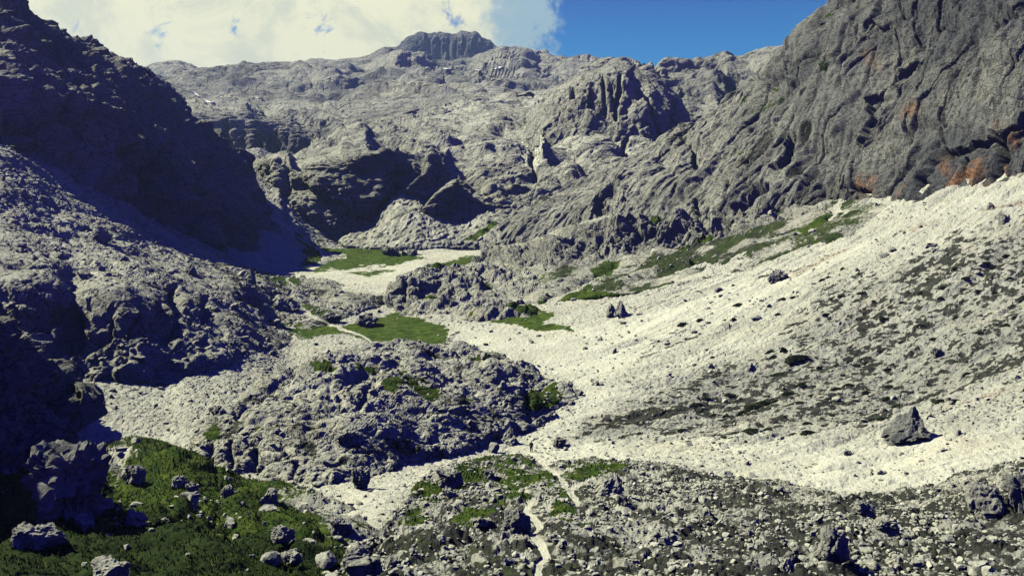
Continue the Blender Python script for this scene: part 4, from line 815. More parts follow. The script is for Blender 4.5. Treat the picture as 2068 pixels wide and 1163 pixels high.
# ---- boulders one can point at: (photo box, kind, seed, tone, depth ratio, turn, label, name)
BOULDERS = [
 ((22, 922, 190, 1068), 'crag', 3, .24, .9, 0, 'huge dark boulder with a craggy top standing in the lower left meadow', 'boulder'),
 ((180, 459, 219, 494), 'block', 8, .62, .9, 40, 'large pale angular boulder alone high on the left rubble slope', 'boulder'),
 ((487, 546, 516, 580), 'spire', 5, .40, .9, 0, 'pointed grey boulder standing above the pale topped block on the left slope', 'boulder'),
 ((475, 572, 529, 614), 'block', 12, .52, .8, 15, 'big boulder with a pale flat top below the pointed one', 'boulder'),
 ((545, 600, 604, 632), 'slab', 14, .48, .8, 20, 'low grey double boulder beside the footpath on the left slope', 'boulder'),
 ((648, 633, 690, 657), 'block', 21, .36, .8, 0, 'dark boulder just right of the path junction', 'boulder'),
 ((713, 636, 763, 662), 'slab', 24, .36, .9, -10, 'dark slanted boulder on the edge of the mid valley meadow', 'boulder'),
 ((769, 499, 804, 518), 'split', 31, .30, .9, 0, 'dark split boulder at the end of the upper meadow', 'boulder'),
 ((1224, 616, 1246, 644), 'spire', 33, .52, .7, 0, 'left and smaller of the two pale rock teeth on the scree', 'boulder'),
 ((1240, 611, 1270, 644), 'spire', 36, .55, .7, 10, 'right and taller of the two pale rock teeth on the scree', 'boulder'),
 ((1795, 833, 1888, 902), 'spire', 41, .16, .8, 0, 'large dark pyramid shaped boulder alone on the pale scree to the right', 'boulder'),
 ((1010, 866, 1048, 903), 'spire', 44, .62, .9, 0, 'pale conical boulder left of the hiker at the stream bed', 'boulder'),
 ((986, 897, 1009, 915), 'block', 46, .55, .9, 0, 'small squat boulder just left of the pale conical one', 'boulder'),
 ((1203, 961, 1264, 1008), 'spire', 49, .60, .8, 0, 'pale leaning boulder with a shaded right side near the path', 'boulder'),
 ((1246, 1003, 1272, 1022), 'block', 52, .22, .9, 0, 'small dark block below the pale leaning boulder', 'boulder'),
 ((1013, 1035, 1074, 1080), 'block', 55, .34, .9, 0, 'dark rounded boulder left of the bend in the near footpath', 'boulder'),
 ((953, 1046, 991, 1070), 'slab', 57, .60, .8, 25, 'pale wedge shaped boulder left of the dark one by the path', 'boulder'),
 ((974, 950, 1001, 968), 'block', 59, .40, .9, 0, 'grey block on the grass at the crest of the stony knoll', 'boulder'),
 ((878, 953, 936, 990), 'block', 62, .44, .8, 0, 'wide grey boulder with a dark cap on the left edge of the stony knoll', 'boulder'),
 ((892, 988, 924, 1007), 'slab', 64, .62, .8, 0, 'flat pale stone below the wide boulder on the knoll edge', 'boulder'),
 ((706, 953, 747, 993), 'block', 66, .50, .9, 0, 'upright grey boulder at the foot of the central knoll beside the gravel', 'boulder'),
 ((690, 1113, 772, 1170), 'block', 68, .40, .9, 0, 'big boulder with dark right side at the bottom edge beside the gravel gully', 'boulder'),
 ((246, 946, 286, 980), 'block', 71, .36, .9, 0, 'rough dark boulder on the meadow right of the huge boulder', 'boulder'),
 ((344, 962, 376, 987), 'round', 73, .52, .9, 0, 'rounded grey boulder in the middle of the near meadow', 'boulder'),
 ((374, 977, 400, 998), 'block', 75, .72, .9, 0, 'small very pale boulder right of the rounded one on the meadow', 'boulder'),
 ((444, 983, 470, 1006), 'round', 77, .40, .9, 0, 'dark egg shaped boulder on the right of the near meadow', 'boulder'),
 ((524, 994, 562, 1022), 'slab', 79, .58, .9, 0, 'pale topped boulder with a dark side at the meadow edge', 'boulder'),
 ((248, 1037, 294, 1066), 'slab', 82, .62, .8, 10, 'layered pale boulder in the middle of the dark lower meadow', 'boulder'),
 ((144, 1045, 184, 1072), 'slab', 85, .56, .8, 0, 'pair of pale slabs just below the huge boulder', 'boulder'),
 ((538, 1071, 588, 1100), 'block', 87, .44, .9, 0, 'domed grey boulder among the stones of the lower meadow', 'boulder'),
 ((660, 1050, 712, 1088), 'block', 89, .52, .9, 0, 'craggy pale boulder at the right edge of the meadow above the gully', 'boulder'),
 ((565, 1116, 612, 1142), 'block', 91, .56, .9, 0, 'grey boulder near the bottom of the meadow below the domed one', 'boulder'),
 ((4, 1070, 72, 1108), 'slab', 93, .42, .8, -15, 'long grey boulder at the far lower left under the huge boulder', 'boulder'),
 ((44, 1066, 124, 1112), 'slab', 95, .48, .7, 20, 'tilted pale slab beside the long boulder in the lower left', 'boulder'),
 ((172, 1138, 256, 1180), 'block', 97, .60, .9, 0, 'broad pale boulder cut by the bottom edge on the left', 'boulder'),
 ((1718, 1013, 1778, 1047), 'slab', 99, .46, .8, 15, 'slanted grey slab on the stony ground at right', 'boulder'),
 ((1770, 1048, 1817, 1082), 'block', 101, .50, .9, 0, 'grey pyramidal boulder below the slanted slab', 'boulder'),
 ((1962, 988, 2052, 1048), 'slab', 104, .38, .8, 0, 'broad grey ledge of rock near the right edge', 'boulder'),
 ((2036, 968, 2100, 1044), 'block', 106, .20, .9, 0, 'black upright rock cut by the right edge', 'boulder'),
 ((1652, 1078, 1724, 1142), 'block', 109, .36, .9, 0, 'craggy grey outcrop among the dark heath at bottom right', 'boulder'),
 ((1577, 1132, 1607, 1158), 'block', 111, .68, .9, 0, 'small bright stone at the bottom below the dark round one', 'boulder'),
 ((1583, 1117, 1613, 1142), 'round', 113, .26, .9, 0, 'small dark round stone at the bottom right of centre', 'boulder'),
 ((1882, 703, 1908, 722), 'block', 115, .30, .9, 0, 'small dark boulder on the upper dark scree', 'boulder'),
 ((2018, 432, 2044, 454), 'block', 117, .34, .9, 0, 'dark boulder high on the scree at the right edge', 'boulder'),
 ((1996, 410, 2012, 425), 'block', 119, .34, .9, 0, 'small dark boulder just above the one at the right edge of the scree', 'boulder'),
 ((1553, 547, 1594, 571), 'slab', 121, .38, .8, 0, 'low dark rock ledge sticking out of the scree fan', 'boulder'),
 ((368, 535, 396, 556), 'spire', 123, .38, .9, 0, 'dark pointed boulder above the shaded cliffs of the left slope', 'boulder'),
 ((1430, 735, 1442, 744), 'block', 125, .52, .9, 0, 'small grey stone low on the scree fan', 'boulder'),
 ((1500, 734, 1524, 747), 'slab', 127, .58, .9, 0, 'pale stone half buried in the scree below a dark shrub', 'boulder'),
 ((1350, 888, 1352, 890), 'block', 129, .5, .9, 0, None, None),
 ((1115, 885, 1145, 905), 'slab', 131, .50, .9, 0, 'grey stone heap right of the hiker', 'boulder'),
 ((1160, 788, 1180, 800), 'slab', 133, .42, .9, 0, 'grey stone lying in the stream bed off the end of the knoll', 'boulder'),
 ((420, 822, 448, 840), 'block', 135, .46, .9, 0, 'grey boulder at the top corner of the shaded left bowl', 'boulder'),
 ((820, 505, 842, 518), 'block', 137, .40, .9, 0, 'grey boulder pile right of the dark split boulder', 'boulder'),
 ((1690, 845, 1692, 846), 'block', 139, .5, .9, 0, None, None),
 ((810, 508, 822, 518), 'block', 141, .4, .9, 0, 'small block between the split boulder and the boulder pile', 'boulder'),
 ((675, 870, 732, 905), 'round', 143, .55, .9, 0, 'rounded pale rock bulging out of the front of the central knoll', 'boulder'),
]
OCC = []
for (u0, v0, u1, v1), kind, seed, tone, dr, turn, label, name in BOULDERS:
    if not label: continue
    uc = (u0 + u1) / 2
    hit, nor, _ = ray(uc, min(v1 - (v1 - v0) * .12, 1240))
    if hit is None: continue
    k = hit.y / F
    w, hgt = (u1 - u0) * k, (v1 - v0) * k
    size = (w, w * dr, hgt * 1.25)
    big = (u1 - u0) > 24
    me = rock_mesh(name, 5 if big else 3, seed, kind, size, tone, .05 if big else .045, .12, .1)
    o = link(name, me)
    o.location = (hit.x, hit.y + w * dr * .28, hit.z - hgt * .25)
    o.rotation_euler = (0, 0, math.radians(turn))
    tag(o, label, 'boulder', 'boulders scattered through the valley')
    OCC.append((hit.x, hit.y, w * .6))

# ---- scattered stones
def pick(name, n, dens, rs, ymax=400):
    S = SHEETS[name]
    w = S['area'] * dens
    w = np.where((S['Y'] < ymax) & (S['u'] > -160) & (S['u'] < 2230), w, 0).ravel()
    w = w / w.sum()
    idx = np.unique(rs.choice(len(w), size=n, p=w))
    rs.shuffle(idx)
    j = rs.uniform(-.5, .5, (len(idx), 2))
    return S['P'].reshape(-1, 3)[idx] + np.c_[j * .3, np.zeros(len(idx))], S['N'].reshape(-1, 3)[idx], idx

def smooth_clumps(name, L, k0, lo, hi):
    S = SHEETS[name]; P = S['P'].astype(F32)
    return sstep(lo, hi, fbm(P, L, 3, .6, k0))

rs = np.random.default_rng(5)
def sizes(n, smin, smax, a): # power law
    r = rs.uniform(0, 1, n); return smin * (1 - r * (1 - (smin / smax) ** a)) ** (-1 / a)
stones = []     # (x,y,z,size,tone,label index)
def scatter(name, n, dens, smin, smax, a, tone, tsd, li, ymax=400):
    p, nn, idx = pick(name, n, dens, rs, ymax)
    s = sizes(len(p), smin, smax, a)
    tn = tone + tsd * rs.normal(size=len(p))
    for q, z, t_ in zip(p, s, tn):
        stones.append((q[0], q[1], q[2], z, t_, li))
S = SHEETS['nearknoll']
scatter('nearknoll', 17000, (1 - sstep(.1, .4, S['clear'])) * (1 - .86 * sstep(.3, .6, S['grass'])) * (.35 + smooth_clumps('nearknoll', 9, 4, -.3, .4)) * (S['Y'] > 30), 16e-2, .95, 2.6, .66, .15, 0)
S = SHEETS['meadow']
scatter('meadow', 700, (.12 + 2.2 * smooth_clumps('meadow', 7, 6, .15, .5) + 3 * (S['grass'] < .5)) * (S['Y'] > 30), .25, 1.7, 1.9, .60, .12, 1)
S = SHEETS['floor']
fl = (1 - sstep(.3, .5, S['grass'])) * (1 - sstep(.3, .6, S['heath']) * .3)
scatter('floor', 5200, fl * sstep(190, 110, S['Y']) * (.3 + smooth_clumps('floor', 12, 8, -.1, .5)), .22, 1.3, 2.3, .66, .10, 2, 230)
scatter('floor', 1500, fl * (S['Y'] > 150) * (.1 + smooth_clumps('floor', 14, 11, .1, .5)), .5, 2.0, 2.4, .58, .12, 2, 330)
scatter('floor', 60, sstep(.4, .7, S['grass']), .4, 1.0, 2, .5, .1, 3, 500)
S = SHEETS['leftslope']
scatter('leftslope', 2600, (S['N'][..., 2] > .6) * (1 - sstep(.3, .6, S['path'])) * (.2 + smooth_clumps('leftslope', 14, 5, 0, .5)), .45, 2.6, 2.2, .54, .13, 4, 420)
S = SHEETS['knoll']
scatter('knoll', 900, (S['N'][..., 2] > .6) * (.2 + smooth_clumps('knoll', 9, 9, 0, .5)), .35, 1.8, 2.2, .54, .12, 5, 240)
scatter('headwall', 260, SHEETS['headwall']['sc'], .8, 3.5, 2.2, .5, .1, 6, 700)
scatter('ledge', 420, (SHEETS['ledge']['N'][..., 2] > .65) * 1.0, .5, 2.2, 2.2, .58, .12, 7, 420)
ST = np.array(stones)
# keep clear of the pointed-out boulders
for (bx, by, br) in OCC:
    ST = ST[(ST[:, 0] - bx) ** 2 + (ST[:, 1] - by) ** 2 > br * br]
uu = CX + F * ST[:, 0] / ST[:, 1]; vv = V0 - F * ST[:, 2] / ST[:, 1]; px = ST[:, 3] / ST[:, 1] * F
inside = (uu > 4) & (uu < 2064) & (vv < 1160)
order = np.argsort(-np.where(inside, px, 0))
ind = set(order[:245].tolist())
STL = ['angular grey stone lying in the dark heath of the stony knoll', 'pale stone half sunk in the grass of the near meadow', 'pale loose block on the white scree of the valley floor', 'grey stone on the green valley meadow',
       'grey block in the rubble of the left slope', 'loose grey block perched on the central rock knoll', 'fallen block on the scree cone under the headwall', 'pale block on the green slope under the dark rock band']
STG = ['stones on the stony knoll', 'stones in the near meadow', 'blocks on the scree', 'stones on the valley meadow', 'blocks on the left slope', 'blocks on the central knoll', 'blocks under the headwall', 'blocks on the green slope']
kinds = ['block', 'slab', 'block', 'round', 'block', 'slab', 'spire', 'block']
var3 = [rock_mesh('stone', 3, 200 + k, kinds[k % 8], (1.25, 1.0, .85), .38 + .05 * (k % 6), .045, .12) for k in range(16)]
LAND = [((106, 1000), 'the huge craggy boulder'), ((200, 478), 'the pale lone boulder on the left slope'), ((502, 593), 'the pale topped block'), ((575, 616), 'the low double boulder'), ((669, 645), 'the dark boulder at the path junction'), ((738, 649), 'the slanted boulder on the meadow'),
        ((786, 509), 'the dark split boulder'), ((1248, 628), 'the two rock teeth'), ((1840, 868), 'the dark pyramid boulder'), ((1028, 885), 'the pale conical boulder'), ((1073, 905), 'the hiker'), ((1233, 985), 'the pale leaning boulder'), ((1259, 1012), 'the small dark block'), ((1043, 1058), 'the dark boulder by the path bend'),
        ((972, 1058), 'the pale wedge boulder'), ((987, 959), 'the grey block on the knoll crest'), ((907, 972), 'the wide dark capped boulder'), ((726, 973), 'the upright boulder at the knoll foot'), ((731, 1140), 'the big boulder beside the gully'), ((266, 963), 'the rough dark meadow boulder'), ((360, 975), 'the rounded meadow boulder'),
        ((387, 988), 'the very pale meadow boulder'), ((457, 995), 'the egg shaped boulder'), ((543, 1008), 'the pale topped boulder'), ((271, 1052), 'the layered pale boulder'), ((164, 1058), 'the pair of pale slabs'), ((563, 1086), 'the domed boulder'), ((686, 1069), 'the craggy pale boulder'), ((214, 1158), 'the broad boulder at the bottom edge'),
        ((1748, 1030), 'the slanted grey slab'), ((1793, 1065), 'the pyramidal grey boulder'), ((2007, 1018), 'the broad rock ledge'), ((1688, 1110), 'the craggy outcrop'), ((1592, 1145), 'the small bright stone'), ((1573, 559), 'the low dark rock ledge'), ((1895, 712), 'the small dark scree boulder'), ((830, 512), 'the boulder pile'), ((1512, 740), 'the half buried pale stone')]
used = set()
for i in sorted(ind, key=lambda q: -px[q]):
    x, y, z, s, tn, li = ST[i]
    k = int(np.clip((tn - .42) / .05 + rs.normal() * .6, 0, 5)) % 6
    k = [j for j in range(16) if j % 6 == k][rs.integers(0, 2)]
    o = bpy.data.objects.new('stone', var3[k]); COL.objects.link(o)
    o.location = (x, y, z - .28 * s); o.scale = (s * rs.uniform(.8, 1.25), s * rs.uniform(.8, 1.2), s * rs.uniform(.75, 1.25))
    o.rotation_euler = (rs.normal() * .15, rs.normal() * .15, rs.uniform(0, 6.28))
    label = STL[int(li)]
    look = ('dark', 'dull', 'mid grey', 'grey', 'light grey', 'pale')[k % 6] + {'block': ' angular', 'slab': ' flat', 'round': ' rounded', 'spire': ' pointed'}[kinds[k % 8]]
    for d2, (lx, ly), nm in sorted((math.hypot(uu[i] - q[0][0], vv[i] - q[0][1]), q[0], q[1]) for q in LAND)[:3]:
        dx, dy = uu[i] - lx, vv[i] - ly
        side = ('right of' if dx > 0 else 'left of') if abs(dx) > abs(dy) else ('below' if dy > 0 else 'above')
        near = 'just ' if d2 < 45 else ('' if d2 < 90 else 'some way ')
        if d2 < 170 and (nm, side, near) not in used:
            used.add((nm, side, near)); label = look + ' stone ' + near + side + ' ' + nm; break
    tag(o, label, 'stone', STG[int(li)])
# the rest: rubble past counting, one object
rest = np.array([i for i in range(len(ST)) if i not in ind])
bases = [rock_co(2 if k < 12 else 1, 300 + k, kinds[k % 8], .05) for k in range(24)]
co, fa, tn_, off = [], [], [], 0
for i in rest:
    x, y, z, s, tn, li = ST[i]
    p, f = bases[rs.integers(0, 12) if px[i] > 7 else rs.integers(12, 24)]
    a = rs.uniform(0, 6.28); c, sn = math.cos(a), math.sin(a)
    q = p * np.array([s * rs.uniform(.9, 1.5), s * rs.uniform(.8, 1.1), s * rs.uniform(.6, 1.05)], dtype=F32)
    q = q @ np.array([[c, sn, 0], [-sn, c, 0], [0, 0, 1]], dtype=F32)
    q += np.array([x, y, z + .12 * s], dtype=F32)
    co.append(q); fa.append(f + off); off += len(q); tn_.append(np.full(len(q), tn))
co = np.concatenate(co); fa = np.concatenate(fa); tn_ = np.concatenate(tn_)
me = mesh_from('rubble', co, fa, MAT['boulder'], dict(tone=tn_, grass=tn_ * 0, rust=tn_ * 0, heath=tn_ * 0 + .1))
tag(link('rubble', me), 'countless small grey stones strewn over the knolls and scree', 'rubble', None, 'stuff')
print('stones', len(ST), 'rubble faces', len(fa), '%.1fs' % (time.time() - T0))

# ---- plants
def leaf_mat(name, a, b, scale):
    m = bpy.data.materials.new(name); t = nt(m)
    out = node(t, 'ShaderNodeOutputMaterial'); bs = node(t, 'ShaderNodeBsdfPrincipled'); bs.inputs['Roughness'].default_value = .7; bs.inputs['Specular IOR Level'].default_value = .2
    tc = node(t, 'ShaderNodeTexCoord')
    t.links.new(mixc(t, ramp(t, noise(t, tc.outputs['Object'], scale, 3), .35, .65), a, b), bs.inputs['Base Color'])
    t.links.new(bs.outputs[0], out.inputs['Surface']); return m
SHRUB = leaf_mat('shrub_leaves', (.014, .022, .012), (.040, .052, .024), 2.0)
GRASS = leaf_mat('grass_blades', (.022, .050, .008), (.100, .125, .024), .9)
def shrub_mesh(seed):
    r = np.random.default_rng(seed); n = 900
    ph = r.uniform(0, 6.28, n); rad = np.sqrt(r.uniform(0, 1, n)); k = 1 + .28 * np.sin(ph * 3 + seed) + .16 * np.sin(ph * 7 + 2 * seed)
    x, y = rad * np.cos(ph) * k * .5, rad * np.sin(ph) * k * .5
    z = (1 - rad ** 2) * r.uniform(.55, 1.0, n) * .9
    c = np.stack([x, y, z], -1); d = r.normal(size=(n, 3)); e = np.cross(d, r.normal(size=(n, 3)))
    d /= np.linalg.norm(d, axis=1, keepdims=True); e /= np.linalg.norm(e, axis=1, keepdims=True)
    s = r.uniform(.05, .10, (n, 1))
    q = np.stack([c - d * s - e * s * .5, c + d * s - e * s * .5, c + d * s + e * s * .5, c - d * s + e * s * .5], 1).reshape(-1, 3)
    return mesh_from('shrub', q, np.arange(4 * n).reshape(-1, 4), SHRUB)
SHM = [shrub_mesh(k) for k in range(6)]
def zu(px, py, ox, oy): return (ox + px / 2.907, oy + py / 2.907)
SHR = [(zu(a, b, 1368, 380), w, h) for a, b, w, h in [(355, 680, 16, 7), (30, 795, 18, 10), (130, 770, 12, 8), (330, 765, 9, 8), (280, 772, 8, 5), (590, 735, 11, 5), (620, 645, 12, 5), (680, 638, 14, 5), (865, 737, 13, 5), (1205, 763, 14, 7), (1085, 768, 9, 5), (550, 955, 16, 9), (565, 985, 14, 8), (625, 945, 12, 18), (690, 990, 40, 14),
       (205, 990, 10, 6), (1630, 470, 16, 8), (1470, 530, 10, 6), (1430, 610, 10, 6), (1560, 580, 12, 8), (850, 535, 13, 6), (970, 470, 9, 7), (885, 520, 10, 5), (1050, 1035, 13, 7), (1110, 1020, 10, 5), (1230, 1060, 15, 7), (830, 1050, 11, 8), (720, 1150, 12, 7), (1700, 1085, 16, 8), (600, 1085, 26, 6), (1930, 800, 16, 9), (1850, 460, 14, 7), (1760, 600, 12, 7), (920, 640, 20, 4), (960, 630, 12, 4), (1150, 660, 9, 5), (1090, 610, 16, 5), (1500, 880, 12, 6)]]
SHR += [(zu(a, b, 1368, 763), w, h) for a, b, w, h in [(430, 165, 34, 11), (500, 140, 26, 8), (380, 200, 20, 10), (580, 130, 12, 6), (725, 38, 16, 9), (640, 85, 18, 7), (280, 220, 15, 6), (210, 212, 14, 4), (370, 215, 12, 6), (530, 295, 15, 6), (420, 305, 30, 10), (330, 320, 20, 5), (760, 315, 24, 12), (680, 325, 16, 5), (755, 262, 18, 7), (850, 240, 15, 5), (900, 214, 14, 5), (1290, 160, 22, 6), (1170, 185, 18, 5), (1230, 115, 18, 7), (1000, 35, 16, 6), (1240, 45, 16, 7), (700, 145, 24, 8), (790, 100, 18, 7), (1540, 130, 24, 8), (1620, 130, 20, 8), (60, 370, 12, 5), (265, 345, 16, 4), (320, 348, 14, 4), (20, 300, 18, 5), (100, 150, 26, 6), (160, 115, 20, 5), (300, 95, 18, 8), (1140, 240, 18, 6), (1190, 235, 14, 7), (930, 60, 18, 8), (880, 120, 16, 6), (1100, 80, 16, 6)]]
SHR += [((1700 + a, b), w, h) for a, b, w, h in [(120, 690, 10, 4), (160, 655, 12, 6), (200, 600, 12, 6), (250, 560, 14, 6), (290, 530, 16, 7), (330, 515, 14, 6), (230, 640, 12, 5), (310, 590, 12, 6), (340, 560, 12, 5), (280, 670, 14, 6), (350, 640, 16, 7), (80, 640, 10, 5), (120, 610, 10, 5)]]
ns = 0
for (u, v), w, h in SHR:
    hit, nor, ob = ray(u, v + h * .35)
    if hit is None or hit.y > 420: continue
    k = hit.y / F
    o = bpy.data.objects.new('shrub', SHM[ns % 6]); COL.objects.link(o)
    o.location = hit - Vector((0, 0, .05)); o.scale = (w * k * 1.15, w * k * .8, h * k * .75); o.rotation_euler = (0, -.22, rs.uniform(-.3, .3))
    if w >= 34: lab = 'widest dark shrub mat on the scree fan, low above the stones' if w == 40 else 'long dark shrub mat at the left end of the lower stony streaks'
    else: lab = 'low dark shrub cushion growing on the pale scree slope'
    tag(o, lab, 'shrub', 'shrub cushions on the scree'); ns += 1

# grass in the near meadows: blades nobody could count
def blades(name, n, dens, hmin, hmax):
    p, nn, idx = pick(name, n, dens, rs, 130)
    m = len(p); a = rs.uniform(0, 6.28, (m, 3)); hh = rs.uniform(hmin, hmax, (m, 3)); out = []
    for j in range(3):
        d = np.stack([np.cos(a[:, j]), np.sin(a[:, j]), np.zeros(m)], -1)
        lean = np.stack([-np.sin(a[:, j]), np.cos(a[:, j]), np.zeros(m)], -1) * (hh[:, j:j + 1] * .45)
        w = hh[:, j:j + 1] * .22
        base = p - np.array([0, 0, .04])
        out.append(np.stack([base - d * w, base + d * w, base + lean + np.stack([np.zeros(m), np.zeros(m), hh[:, j]], -1)], 1))
    return np.concatenate(out).reshape(-1, 3)
gv = np.concatenate([blades('meadow', 26000, sstep(.45, .8, SHEETS['meadow']['grass']) * (SHEETS['meadow']['Y'] > 36), .12, .30), blades('nearknoll', 5000, sstep(.5, .8, SHEETS['nearknoll']['grass']), .10, .20)])
tag(link('grass', mesh_from('grass', gv, np.arange(len(gv)).reshape(-1, 3), GRASS)), 'short green alpine grass covering the near knolls', 'grass', None, 'stuff')

# ---- snow left in hollows of the plateau
m = bpy.data.materials.new('old_snow'); t = nt(m); out = node(t, 'ShaderNodeOutputMaterial'); bs = node(t, 'ShaderNodeBsdfPrincipled'); bs.inputs['Roughness'].default_value = .6
tc = node(t, 'ShaderNodeTexCoord'); t.links.new(mixc(t, noise(t, tc.outputs['Object'], .3, 4), (.72, .74, .78), (.90, .90, .90)), bs.inputs['Base Color']); t.links.new(bs.outputs[0], out.inputs['Surface']); SNOW = m
for pl, w, label in [([(392, 187), (398, 192), (404, 196)], 2.0, 'slanting upper snow patch in a plateau hollow at left'), ([(414, 203), (422, 207), (434, 208)], 1.9, 'level lower snow patch below the slanting one at left'),
                     ([(998, 141), (1006, 138), (1015, 136)], 2.4, 'brightest snow patch under the right shoulder of the tower'), ([(958, 141), (966, 143), (973, 145)], 1.6, 'thin snow streak left of the brightest patch'), ([(890, 138), (900, 140), (912, 140)], 1.3, 'faint snow streak below the foot of the tower')]:
    pts = []
    for i in range(13):
        f = i / 12; a = pchip([0, .5, 1], [q[0] for q in pl], f); b = pchip([0, .5, 1], [q[1] for q in pl], f)
        ww = w * (.25 + math.sin(math.pi * min(max(f, .04), .96)))
        pts.append([ray(a, b + ww * s)[0] for s in (-.6, -.2, .2, .6)])
    if any(q is None for r_ in pts for q in r_): continue
    med = np.median([q.y for r_ in pts for q in r_])
    top = np.array([[(q * (min(max(q.y, med - 25), med + 25) / q.y))[:] for q in r_] for r_ in pts]).reshape(-1, 3); top[:, 2] += .6; top[:, 1] -= 2.0
    n = len(top); co2 = np.vstack([top, top + np.array([0, 4.0, -2.5])])
    g = np.arange(n).reshape(13, 4); q1 = np.stack([g[:-1, :-1], g[1:, :-1], g[1:, 1:], g[:-1, 1:]], -1).reshape(-1, 4)
    rim = np.concatenate([g[:, 0], g[-1, 1:], g[::-1, -1][1:], g[0, ::-1][1:]]); side = np.array([[rim[i], rim[i + 1], rim[i + 1] + n, rim[i] + n] for i in range(len(rim) - 1)])
    tag(link('snow_patch', mesh_from('snow_patch', co2, np.vstack([q1, q1[:, ::-1] + n, side]), SNOW)), label, 'snow patch', 'snow patches on the plateau')

# ---- the hiker
def plain(name, c, c2, rough_=.8, scale=30):
    m = leaf_mat(name, c, c2, scale); m.node_tree.nodes['Principled BSDF'].inputs['Roughness'].default_value = rough_; return m
def skin_obj(name, verts, edges, mat, parent, sub=1, root=0):
    me = bpy.data.meshes.new(name); me.from_pydata([v[:3] for v in verts], edges, []); me.materials.append(mat)
    o = link(name, me, parent)
    md = o.modifiers.new('skin', 'SKIN'); md.use_smooth_shade = True
    lay = me.skin_vertices[0].data if me.skin_vertices else None
    if lay is None:
        bm = bmesh.new(); bm.from_mesh(me); bm.verts.layers.skin.verify(); bm.to_mesh(me); bm.free(); lay = me.skin_vertices[0].data
    for i, v in enumerate(verts): lay[i].radius = (v[3], v[4] if len(v) > 4 else v[3])
    lay[root].use_root = True
    s = o.modifiers.new('smooth', 'SUBSURF'); s.levels = sub; s.render_levels = sub
    return o
SKIN = plain('skin_tone', (.42, .25, .17), (.48, .29, .20), .6)
hit, nor, _ = ray(1073, 913)
# joints in metres, walking away from the camera; y is ahead
J = [(0, 0, .95, .13, .10), (0, .02, 1.18, .12, .10), (0, .05, 1.40, .15, .10), (0, .06, 1.51, .055), (0, .07, 1.58, .075, .085), (0, .07, 1.69, .085, .10), (0, .06, 1.77, .06, .07),
     (-.20, .05, 1.42, .060), (-.26, -.04, 1.16, .048), (-.24, .12, .95, .034), (.20, .05, 1.42, .060), (.27, .00, 1.16, .048), (.25, .16, .96, .034),
     (-.10, .00, .90, .095), (-.11, .16, .52, .066), (-.11, .08, .11, .045), (-.11, .24, .04, .040), (.10, .0, .90, .095), (.11, .02, .50, .066), (.11, -.16, .13, .045), (.11, -.03, .04, .040)]
E = [(0, 1), (1, 2), (2, 3), (3, 4), (4, 5), (5, 6), (2, 7), (7, 8), (8, 9), (2, 10), (10, 11), (11, 12), (0, 13), (13, 14), (14, 15), (15, 16), (0, 17), (17, 18), (18, 19), (19, 20)]
Jb, Eb = list(J), list(E)
for wrist, sx in ((9, -1), (12, 1)):
    x, y, z = J[wrist][:3]; Jb.append((x, y + .03, z - .08, .030, .016)); pm = len(Jb) - 1; Eb.append((wrist, pm))
    for k, L in enumerate((.075, .085, .08, .062)):
        Jb.append((x + (k - 1.5) * .02, y + .045, z - .10 - L * .5, .009)); Jb.append((x + (k - 1.5) * .021, y + .065, z - .10 - L, .008)); Eb += [(pm, len(Jb) - 2), (len(Jb) - 2, len(Jb) - 1)]
    Jb.append((x - sx * .035, y + .055, z - .07, .010)); Jb.append((x - sx * .04, y + .08, z - .10, .009)); Eb += [(pm, len(Jb) - 2), (len(Jb) - 2, len(Jb) - 1)]
person = skin_obj('person', Jb, Eb, SKIN, None, 2)
person.location = hit - Vector((0, 0, .02)); person.rotation_euler = (0, 0, math.radians(12)); person.scale = (1.06, 1.06, 1.06)
tag(person, 'person in dark clothes with a pack walking away across the pale stream bed', 'person')
def sub_skel(name, ids, mat, grow, root=0, extra=()):
    vs = [tuple(J[i][:3]) + tuple(r_ + grow for r_ in J[i][3:]) for i in ids] + list(extra); mp = {i: k for k, i in enumerate(ids)}
    return skin_obj(name, vs, [(mp[a], mp[b]) for a, b in E if a in mp and b in mp], mat, person, 2, root)
sub_skel('jacket', [1, 0, 2, 7, 8, 9, 10, 11, 12], plain('jacket_cloth', (.008, .008, .016), (.016, .015, .030)), .032)
sub_skel('trousers', [0, 13, 14, 15, 17, 18, 19], plain('trouser_cloth', (.006, .006, .010), (.012, .012, .016)), .036)
BOOT = plain('boot_leather', (.03, .02, .015), (.05, .035, .025))
for a, b in ((15, 16), (19, 20)): sub_skel('boot', [a, b], BOOT, .016)
HAIR = plain('dark_hair', (.02, .014, .010), (.035, .024, .016))
skin_obj('hair', [(0, .05, 1.66, .088, .10), (0, .05, 1.74, .086, .10), (0, .05, 1.80, .05, .06)], [(0, 1), (1, 2)], HAIR, person, 2)
EYE = plain('eye_dark', (.02, .02, .02), (.03, .03, .03))
for s in (-1, 1):
    p, f = ICO[2]; link('eye', mesh_from('eye', p * F32(.012) + np.array([s * .03, .165, 1.68], dtype=F32), f, EYE), person)
    link('ear', mesh_from('ear', p * np.array([.012, .022, .035], dtype=F32) + np.array([s * .088, .07, 1.67], dtype=F32), f, SKIN), person)
link('nose', mesh_from('nose', ICO[2][0] * np.array([.014, .022, .026], dtype=F32) + np.array([0, .172, 1.645], dtype=F32), ICO[2][1], SKIN), person)
link('mouth', mesh_from('mouth', ICO[2][0] * np.array([.026, .008, .007], dtype=F32) + np.array([0, .158, 1.60], dtype=F32), ICO[2][1], plain('lips', (.35, .12, .10), (.38, .14, .12))), person)
PACK = plain('pack_cloth', (.014, .012, .035), (.030, .026, .060))
bm = bmesh.new(); bmesh.ops.create_cube(bm, size=1.0); bmesh.ops.scale(bm, vec=(.33, .20, .50), verts=bm.verts)
